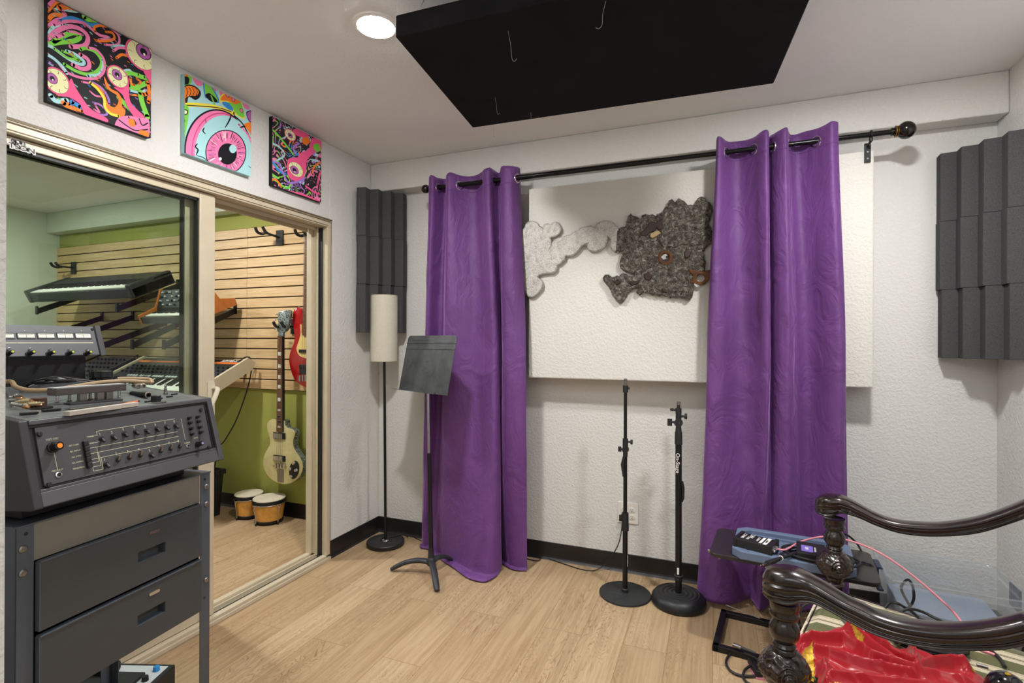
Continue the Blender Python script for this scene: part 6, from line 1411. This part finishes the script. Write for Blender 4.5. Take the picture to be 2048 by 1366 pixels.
def patch(nm, poly, mat, h=.0035, dense=.004):
    P_ = [LC(px,py,.445) for px,py in poly]; x0 = min(p.x for p in P_); x1 = max(p.x for p in P_); y0_ = min(p.y for p in P_); y1_ = max(p.y for p in P_)
    def ins(x, y):
        c = False; n = len(P_)
        for i in range(n):
            a, b = P_[i], P_[(i+1)%n]
            if (a.y > y) != (b.y > y) and x < (b.x-a.x)*(y-a.y)/(b.y-a.y)+a.x: c = not c
        return c
    m = MB(); ix = {}; nx, ny = int((x1-x0)/dense)+2, int((y1_-y0_)/dense)+2
    for i in range(nx):
        for j in range(ny):
            x, y = x0+i*dense, y0_+j*dense
            if ins(x,y): ix[(i,j)] = len(m.v); m.v.append(V(x,y,hz(x,y)+h))
    for (i,j) in ix:
        q = [(i,j),(i+1,j),(i+1,j+1),(i,j+1)]
        if all(k in ix for k in q): m.f.append(tuple(ix[k] for k in q)); m.mi.append(0)
    if m.f: m.build(nm, mat, cloth_o, smooth=180)
m_goldc = M('gold_lame','c79a2e',.35,.5,bump=.8,bscale=500,var=.4,vscale=120); m_grnc = M('green_trim','1e8f5c',.5)
patch('gold_panel',[zc(185,355),zc(260,310),zc(340,300),(1627,1300),zc(370,560),zc(340,590),zc(215,540),zc(215,420)],m_goldc,.004,.0025)
patch('green_trim_strip',[zc(215,410),zc(240,415),zc(370,545),zc(372,580),zc(350,560),zc(205,440)],m_grnc,.0065,.002)
patch('green_trim_strip',[zc(280,315),zc(340,298),zc(342,318),zc(300,325)],m_grnc,.0065,.002)
patch('gold_ribbon',[zc(665,80),zc(730,100),zc(800,190),zc(870,255),zc(850,275),zc(790,235),zc(740,160)],m_goldc,.004,.0025)
patch('gold_panel',[zc(440,660),zc(560,640),zc(800,680),(1740,1375),(1650,1400)],m_goldc,.004,.003)
patch('gold_tassel',[zc(1950,460),zc(2010,500),zc(2000,530),zc(1960,510)],m_goldc,.004,.002)
# ---- cables and connectors on the seat
def cable(pts, r, lb, mat=None, nm='audio_cable', cat='cable'):
    o = MB().tube(catmull([Vector(p) for p in pts],6), r, 8).build(nm, mat or m_blkp); return tag(o, lb, cat)
coil = thing('coiled_cable','coil of black audio cable lying on the striped seat behind the red garment','cable',CP1,RZc)
c0 = LC(1845,1290,.41); m = MB()
for k in range(7):
    R = .075+.006*(k%3); pts = [V(c0.x+R*1.15*math.cos(a+k)*1.0, c0.y+.02+R*.72*math.sin(a+k), SEAT+.008+.0075*(k//2)+.002*math.sin(a*3+k)) for a in [2*PI*i/26 for i in range(27)]]
    m.tube(pts,.0035,7)
m.build('cable_loops', m_blkp, coil)
m = MB(); q0, q1 = LC(1772,1268,.425), LC(1795,1284,.425)
for a,b in ((LC(1748,1262,.43),LC(1760,1272,.43)),(LC(1795,1284,.42),LC(1806,1280,.42))): MB().cyl(a,b,.0085,.0085,14).build('silver_connector', m_steel, coil)
m.tube(catmull([q0,LC(1783,1272,.43),q1],5),.0075,10); m.build('connector_boot', m_blkp, coil)
cable([onz(1770,1216,SEAT+.005),onz(1780,1206,SEAT+.022),onz(1795,1207,SEAT+.03),onz(1808,1214,SEAT+.012),onz(1822,1222,SEAT+.006),onz(1840,1240,SEAT+.005),onz(1850,1270,SEAT+.006)],.0045,'black cable arching over the far edge of the striped seat, left of two')
cable([onz(1804,1222,SEAT+.014),onz(1820,1218,SEAT+.022),onz(1840,1222,SEAT+.016),onz(1862,1232,SEAT+.008),onz(1890,1250,SEAT+.006),onz(1900,1290,SEAT+.006)],.0045,'black cable lying along the far edge of the striped seat, right of two')
cable([onz(1683,1228,SEAT+.004),onz(1686,1240,SEAT+.004),onz(1694,1250,SEAT+.004),onz(1710,1262,SEAT+.005)],.003,'thin grey cable crossing the cream stripe beside the red garment',M('grey_wire2','4d5054',.4))
cable([onz(1978,1298,SEAT+.006),onz(1990,1308,SEAT+.006),onz(2002,1320,SEAT+.006),onz(2010,1334,SEAT+.01)],.0045,'black cable running to the glossy black rounded device on the seat')
# glossy rounded device
g0 = LC(1992,1368,.43); gd = thing('headphones','glossy black rounded earcup with worn gold mark on the seat at the lower right','headphones',CP1,RZc)
Mg = Matrix.Translation((g0.x+.02,g0.y,SEAT+.031))@Matrix.Rotation(.12,4,'Y')
prof = [(.001,.034),(.012,.0325),(.024,.027),(.034,.017),(.040,.004),(.0415,-.004),(.040,-.010)]
MB().lathe(list(reversed(prof)),36,Mg).build('earcup', M('glossy_black_shell','0b0c10',.12,coat=.6), gd)
MB().lathe([(.038,-.026),(.042,-.022),(.042,-.012),(.038,-.009)],36,Mg).build('ear_pad', m_soft, gd)
MB().prism([(-.004,-.007),(.0,-.010),(.006,-.008),(.009,-.001),(.005,.004),(-.002,.002)],.0335,.0348,Mg@Matrix.Rotation(-.15,4,'Y')).build('gold_mark', m_goldc, gd, smooth=0)
q0, q1 = LC(1953,1329,.435), LC(1976,1335,.435); MB().cyl(q0,q1,.0042,.0042,12).build('metal_arm', m_steel, gd)
# ================================================================ small black table and what is on it
TZ = .405
t0, t1_, t2, t3 = onz(1417,1105,TZ), onz(1757,1168,TZ), onz(1420,1050,TZ), onz(1700,1070,TZ)
tx_ = (t1_-t0); tx_.z = 0; TA = math.atan2(tx_.y,tx_.x)
tabo = V(t0.x,t0.y+.0,0); tab = thing('side_table','small black cantilever side table in front of the right curtain','table',tabo,TA)
Tt = ROOTM[tab.name]; Lx = tx_.length+.012; Dy = .33
MB().rbox(0,Lx,0.0,Dy,TZ-.016,TZ,.035).build('table_top', M('black_brown_laminate','2a2626',.35,var=.2,vscale=20), tab, smooth=30, bevel=.0015)
m = MB(); m.cyl((-.001,.10,TZ-.03),(-.014,.10,TZ-.03),.008); m.cyl((.04,.03,TZ-.028),(.04,.03,TZ-.016),.006); m.cyl((Lx-.04,.05,TZ-.03),(Lx-.04,.05,TZ-.016),.009)
m.build('fixing_screw', m_steel, tab)
m_tube = M('black_steel_frame','161518',.4,.2); s_ = .026
m = MB(); m.box(.015,.015+s_,.0,Dy,0,s_); m.box(.015,.47,0,s_,0,s_); m.box(.015,.47,Dy-s_,Dy,0,s_)
m.build('floor_frame', m_tube, tab, smooth=0, bevel=.003)
m = MB(); m.box(.445,.47,.05,.05+s_,s_,TZ-.03); m.box(.445,.47,Dy-.05-s_,Dy-.05,s_,TZ-.03); m.box(.10,.47,.05,.05+s_,TZ-.036,TZ-.016); m.box(.10,.47,Dy-.05-s_,Dy-.05,TZ-.036,TZ-.016)
m.box(.445,.47,0,Dy,s_-.01,s_+.01); m.build('upright_frame', m_tube, tab, smooth=0, bevel=.003)
tag(MB().tube([onz(1440,1205,.03),onz(1520,1237,.03)],.002,6).build('thin_rod', m_steel),'thin pale rod lying across the black floor frame under the side table','rod')
# blue tote lid
ld0, ld1 = onz(1480,1056,TZ+.02), onz(1465,1105,TZ+.02)
Tl_ = Tt.inverted(); a0 = Tl_@onz(1463,1108,TZ+.012); a1 = Tl_@onz(1720,1170,TZ+.012); a2 = Tl_@onz(1482,1052,TZ+.03)
LX0, LX1, LY0 = a0.x, a1.x, -.012; LY1 = .30
m_lid = M('slate_blue_plastic','66758f',.42,bump=.05,bscale=200,var=.04)
lid = thing('tote_lid','slate blue plastic storage tote lid lying on the black side table','lid',Tt@V((LX0+LX1)/2,(LY0+LY1)/2,TZ),TA)
def cham(x0,x1,y0,y1,c): return [(x0+c,y0),(x1-c,y0),(x1,y0+c),(x1,y1-c),(x1-c,y1),(x0+c,y1),(x0,y1-c),(x0,y0+c)]
hx_, hy_ = (LX1-LX0)/2, (LY1-LY0)/2
def ringm(m, o, i, z0, z1):
    n = len(o); vs = [(*p,z0) for p in o]+[(*p,z1) for p in o]+[(*p,z0) for p in i]+[(*p,z1) for p in i]
    fs = []
    for k in range(n):
        j = (k+1)%n; fs += [(k,j,n+j,n+k),(n+k,n+j,3*n+j,3*n+k),(2*n+j,2*n+k,3*n+k,3*n+j),(j,k,2*n+k,2*n+j)]
    return m.add(vs, fs)
o_ = cham(-hx_,hx_,-hy_,hy_,.035); i_ = cham(-hx_+.032,hx_-.032,-hy_+.032,hy_-.032,.025); i2_ = cham(-hx_+.05,hx_-.05,-hy_+.05,hy_-.05,.02)
m = MB(); ringm(m,o_,i_,.0,.034); m.build('lid_rim', m_lid, lid, smooth=0, bevel=.004)
m = MB(); m.prism(i_,.004,.012); lp_ = m.build('lid_panel', m_lid, lid, smooth=0)
m = MB(); ringm(m,i2_,cham(-hx_+.062,hx_-.062,-hy_+.062,hy_-.062,.02),.011,.022)
for x_ in (-.04,.1): m.box(x_,x_+.004,-hy_+.055,hy_-.055,.0121,.014)
m.build('lid_rib', m_lid, lid, smooth=0, bevel=.002)
LZ = TZ+.022
# direct boxes
def dbox(px, py, lx, ly, h, rz, nm, lb, cat, z=LZ):
    p = onz(px,py,z); return thing(nm, lb, cat, V(p.x,p.y,z), TA+rz)
d1 = dbox(1512,1100,0,0,0,0,'direct_box','black metal direct box with white printed top and pink cable plugged in','audio box')
DM = math.radians(-14); d1.rotation_euler = (0,0,TA+DM)
Q_ = (-.072,.072,-.05,.05)
MB().prism([(-.05,.0),(.05,0),(.05,.042),(-.05,.046)],-.068,.068,Matrix(((0,0,1,0),(1,0,0,0),(0,1,0,0),(0,0,0,1)))).build('box_body', m_blkp, d1, smooth=0, bevel=.002)
MB().box(-.074,-.060,-.052,.052,0,.048).build('end_plate', m_blkp, d1, smooth=0, bevel=.001); MB().box(.060,.074,-.052,.052,0,.048).build('end_plate', m_blkp, d1, smooth=0, bevel=.001)
Tp_ = Matrix.Translation((0,0,.0455))
def ttx(s, x, y, size, rz=PI/2, root=d1, mat=m_wht, z=.0465): textmesh(s, size, Matrix.Translation((x,y,z))@Matrix.Rotation(rz,4,'Z'), mat, 'lettering', root, None, .0003)
ttx('DIRECT',-.046,.0,.017); ttx('BOX',-.026,-.012,.015); ttx('ART',-.018,.016,.024); ttx('xDIRECT',.010,0,.012); 
m = MB(); m.box(.020,.030,-.035,.035,.0448,.0460); m.box(.036,.05,-.04,.04,.0446,.0458); m.build('printed_block', m_wht, d1, smooth=0)
ttx('INPUT',.043,.0,.011,mat=m_ink)
for y_ in (-.03,-.01,.012): MB().cyl((.074,y_,.026),(.082,y_,.026),.0075,.0075,16).build('socket', m_chrome, d1)
for s_x in (-.045,0,.045): MB().cyl((s_x,-.0505,.03),(s_x,-.053,.03),.003).build('screw', m_chrome, d1) if 0 else None
d2 = dbox(1622,1118,0,0,0,0,'direct_box','black box with purple label half hidden behind the carved chair post, cables coiled round it','audio box')
MB().box(-.05,.05,-.065,.065,0,.042).build('box_body', m_blkp, d2, smooth=0, bevel=.002)
MB().box(-.034,.006,-.045,.02,.042,.0432).build('purple_label', M('purple_label','7f6fc4',.4), d2, smooth=0)
ttx('PHANTOM',.014,-.01,.010,root=d2,z=.0425); ttx('48V',-.014,-.012,.018,root=d2,z=.0434)
cw = thing('coiled_cable','coil of black cable looped around the purple labelled box on the blue lid','cable',V(d2.location.x+.03,d2.location.y,LZ),TA)
m = MB()
for k in range(6):
    R = .098+.005*(k%3); m.tube([V(R*1.12*math.cos(a)+.012*math.sin(k),R*.78*math.sin(a),.006+.0085*(k//2)+.002*math.sin(a*2+k)) for a in [2*PI*i/36 for i in range(37)]],.0042,8)
m.build('cable_loops', m_blkp, cw)
# figure-of-eight mains plug hanging at the lid's front edge
pl = thing('mains_plug','black three pin mains plug with white tie at the front edge of the blue lid','plug',onz(1545,1125,LZ))
qa, qb, qc = onz(1590,1108,LZ+.022), onz(1562,1116,LZ+.03), onz(1535,1128,LZ+.028)
MB().tube([qa,qb,qc],lambda t:.0065 if t < .6 else .012,10).build('plug_body', m_blkp, pl, root=pl)
dd = (qc-qb).normalized(); sd = dd.cross(V(0,0,1)).normalized()
for o2 in (-.010,.0,.010):
    MB().cyl(qc+sd*o2+V(0,0,.003 if o2 == 0 else -.002),qc+sd*o2+dd*.028+V(0,0,.003 if o2 == 0 else -.002),.0022,.0022,8).build('pin', m_chrome, pl, root=pl)
MB().torus(.0075,.0018,frame(qb,sd,V(0,0,1))).build('white_tie', m_wht, pl, root=pl)
# pink cable
m_pink = M('pink_cable','e58f9a',.4)
S0 = d1.location+V(math.cos(TA+DM),math.sin(TA+DM),0)*.082+V(0,0,.026)
pts = [S0, S0+V(.03,-.002,.004), ony(1600,1084,-.49), ony(1640,1074,-.50), ony(1672,1075,-.50)+V(0,0,.0), ony(1725,1090,-.52), ony(1775,1115,-.56), ony(1830,1155,-.62), ony(1880,1198,-.69), onz(1917,1236,SEAT+.006), onz(1950,1290,SEAT+.006), onz(1990,1310,SEAT+.006)]
cable(pts,.0038,'pink cable running from the direct box over the table to the seat',m_pink)
cable([ony(1668,1070,-.40),ony(1690,1068,-.36),ony(1712,1085,-.34),ony(1728,1112,-.36),ony(1742,1138,-.40),ony(1754,1150,-.44)],.0042,'black cable curving over the right end of the blue lid, farther of two')
cable([onz(1665,1140,LZ+.006),onz(1700,1128,LZ+.02),ony(1722,1124,-.50),ony(1740,1128,-.50),ony(1752,1138,-.51)],.0042,'black cable curving over the right end of the blue lid, nearer of two')
# ---- clear tote by the wall
def clear_mat():
    t = NT('cloudy_clear_plastic'); t.n.remove(t.b)
    tr = t.new('BsdfTransparent'); tr.inputs[0].default_value = (.96,.97,.98,1); df = t.new('BsdfDiffuse'); df.inputs[0].default_value = lin('d5dade'); gl = t.new('BsdfGlossy'); gl.inputs['Roughness'].default_value=.2
    m1 = t.new('MixShader'); m1.inputs[0].default_value = .12; t.L(tr.outputs[0], m1.inputs[1]); t.L(df.outputs[0], m1.inputs[2])
    m2 = t.new('MixShader'); m2.inputs[0].default_value = .06; t.L(m1.outputs[0], m2.inputs[1]); t.L(gl.outputs[0], m2.inputs[2]); t.L(m2.outputs[0], t.out.inputs[0]); return t.m
m_clr = clear_mat()
tt = thing('storage_tote','clear plastic storage tote with dark blue latch on the floor in the right corner','storage tote',(2.985,-.285,0),math.radians(-4))
TH = .34; m = MB(); bw, bd, tw, td = .185,.155,.215,.18
def loopr(w, d, z, r=.03): return [V(x,y,z) for x,y in rrect(-w,w,-d,d,r,4)]
rows = [loopr(bw,bd,0),loopr(bw,bd,.004),loopr(tw-.012,td-.012,TH-.03),loopr(tw-.012,td-.012,TH-.028),loopr(tw,td,TH-.028),loopr(tw,td,TH)]
m.grid(rows, closed=True); n = len(rows[0]); m.f.append(tuple(reversed(range(n)))); m.mi.append(0)
m.build('tote_body', m_clr, tt, smooth=40, solid=.002)
m = MB(); m.tube(loopr(tw,td,TH),.004,6,closed=True); m.build('tote_rim', m_clr, tt)
lat = MB(); lat.box(-tw-.020,-tw-.012,-.05,.04,TH-.10,TH-.01); lat.box(-tw-.020,-tw+.004,-.05,.04,TH-.012,TH-.004); lat.box(-tw-.018,-tw+.005,-.05,.04,TH-.104,TH-.096); lat.build('latch', M('navy_latch','26304a',.4), tt, smooth=0, bevel=.002)
lat = MB(); lat.box(tw+.002,tw+.010,-.05,.04,TH-.10,TH-.01); lat.build('latch', M('navy_latch','26304a',.4), tt, smooth=0, bevel=.002)
cont = thing('blue_box','flat grey blue box stored inside the clear tote','box',(2.985,-.285,.006),math.radians(-4)); MB().box(-.165,.165,-.135,.135,0,.20).build('box_body', M('dusty_blue_card','8b9cb2',.6), cont, smooth=0, bevel=.004)
cont['label'] = 'dusty blue box stored inside the clear tote'
cable([V(2.85,-.36,.21),ony(1803,1180,-.42),ony(1808,1165,-.43),ony(1818,1160,-.44),ony(1826,1175,-.45),ony(1827,1200,-.45),V(2.83,-.40,.21)],.005,'black cable looping up out of the clear tote')
# ---- things on the floor by the near chair leg
cable([onz(1530,1330,.04),onz(1500,1310,.03),onz(1470,1303,.012),onz(1455,1315,.008),onz(1453,1330,.008),onz(1466,1345,.008),onz(1490,1352,.008),onz(1530,1350,.01),onz(1555,1346,.012)],.0048,'black cable looped on the floor beside the near chair leg, outer loop')
cable([onz(1545,1322,.03),onz(1510,1328,.02),onz(1490,1340,.012),onz(1487,1356,.008),onz(1500,1368,.008),onz(1530,1372,.008)],.0048,'black cable looped on the floor beside the near chair leg, inner loop')
cp = thing('cable_connector','slim silver cable connector resting on the black floor frame of the side table','connector',onz(1480,1300,.04))
a_, b_ = onz(1466,1289,.045), onz(1512,1307,.040); MB().cyl(a_,a_+(b_-a_)*.35,.0075,.0075,14).build('silver_sleeve', m_steel, cp, root=cp); MB().cyl(a_+(b_-a_)*.35,b_,.006,.0045,12).build('connector_boot', m_gund, cp, root=cp)
pd = thing('foot_pedal','dark pedal with pink underside on the floor behind the near chair leg','pedal',onz(1530,1345,0),.3)
MB().box(-.05,.06,-.045,.045,.006,.03).build('pedal_body', m_soft, pd, smooth=0, bevel=.004); MB().rbox(-.052,.06,-.048,.045,.0,.007,.01).build('pink_pad', M('pink_rubber','d98aa4',.5), pd)
cable([onz(1638,1253,SEAT-.01)+V(-.03,0,-.02),ony(1600,1250,-1.0),ony(1598,1235,-1.0),ony(1606,1213,-1.0),ony(1625,1205,-.98),onz(1650,1204,SEAT+.006)],.004,'black cable hanging over the front edge of the striped seat')
# ================================================================ lights
m_lens = M('lit_lens','fff6ea',.5,emit=1)
def lens_mat(name, col, s):
    t = NT(name); t.n.remove(t.b); e = t.new('Emission'); e.inputs[0].default_value = lin(col); e.inputs[1].default_value = s
    t.L(e.outputs[0], t.out.inputs[0]); return t.m
m_lens = lens_mat('lit_lens','fbfaf8',660)
m_trim = M('white_fixture_ring','eceae6',.4)
def downlight(x, y, label, lm, grp=None):
    r = thing('recessed_light', label, 'ceiling light', (x,y,H), 0, grp)
    MB().lathe([(.066,-.001),(.068,-.007),(.082,-.005),(.085,0),(.085,.001)],40,None,True).build('trim_ring', m_trim, r)
    MB().lathe([(.001,-.0085),(.045,-.0085),(.066,-.0075),(.066,-.003)],40).build('lens', lm, r)
    return r
downlight(.95,-1.33,'round white recessed ceiling light left of the black acoustic panel, switched on', m_lens)
downlight(2.60,-1.10,'recessed ceiling light hidden above the right end of the black acoustic panel', m_lens)
m_lens3 = lens_mat('lit_lens_dim','fbfaf8',130)
downlight(2.75,-2.60,'recessed ceiling light over the near right side of the room', m_lens3)
downlight(.95,-2.35,'recessed ceiling light over the tape recorder cart', m_lens3)
m_lens2 = lens_mat('lit_lens_far_room','fbfaf8',620)
downlight(-.95,-1.0,'recessed ceiling light of the far room nearest the bass guitars', m_lens2)
downlight(-2.6,-1.1,'recessed ceiling light of the far room above the keyboards', m_lens2)
def area(name, loc, size, power, rot=(0,0,0), col=(1,.96,.9)):
    d = bpy.data.lights.new(name,'AREA'); d.shape='RECTANGLE'; d.size=size[0]; d.size_y=size[1]; d.energy=power; d.color=col
    o = bpy.data.objects.new(name,d); C.objects.link(o); o.location=loc; o.rotation_euler=rot; return o
area('fill_light', (1.8,-3.7,2.3), (1.6,.7), 14, (math.radians(38),0,0),(.95,.97,1))  # soft fill lamp added behind the camera to brighten the room
w = bpy.data.worlds.new('world'); bpy.context.scene.world = w; w.use_nodes = True
w.node_tree.nodes['Background'].inputs[0].default_value = (.8,.85,.9,1); w.node_tree.nodes['Background'].inputs[1].default_value = .3
sc = bpy.context.scene; sc.view_settings.view_transform = 'Standard'; sc.view_settings.look = 'None'; sc.view_settings.exposure = .03
sc.cycles.max_bounces = 10; sc.cycles.transparent_max_bounces = 16
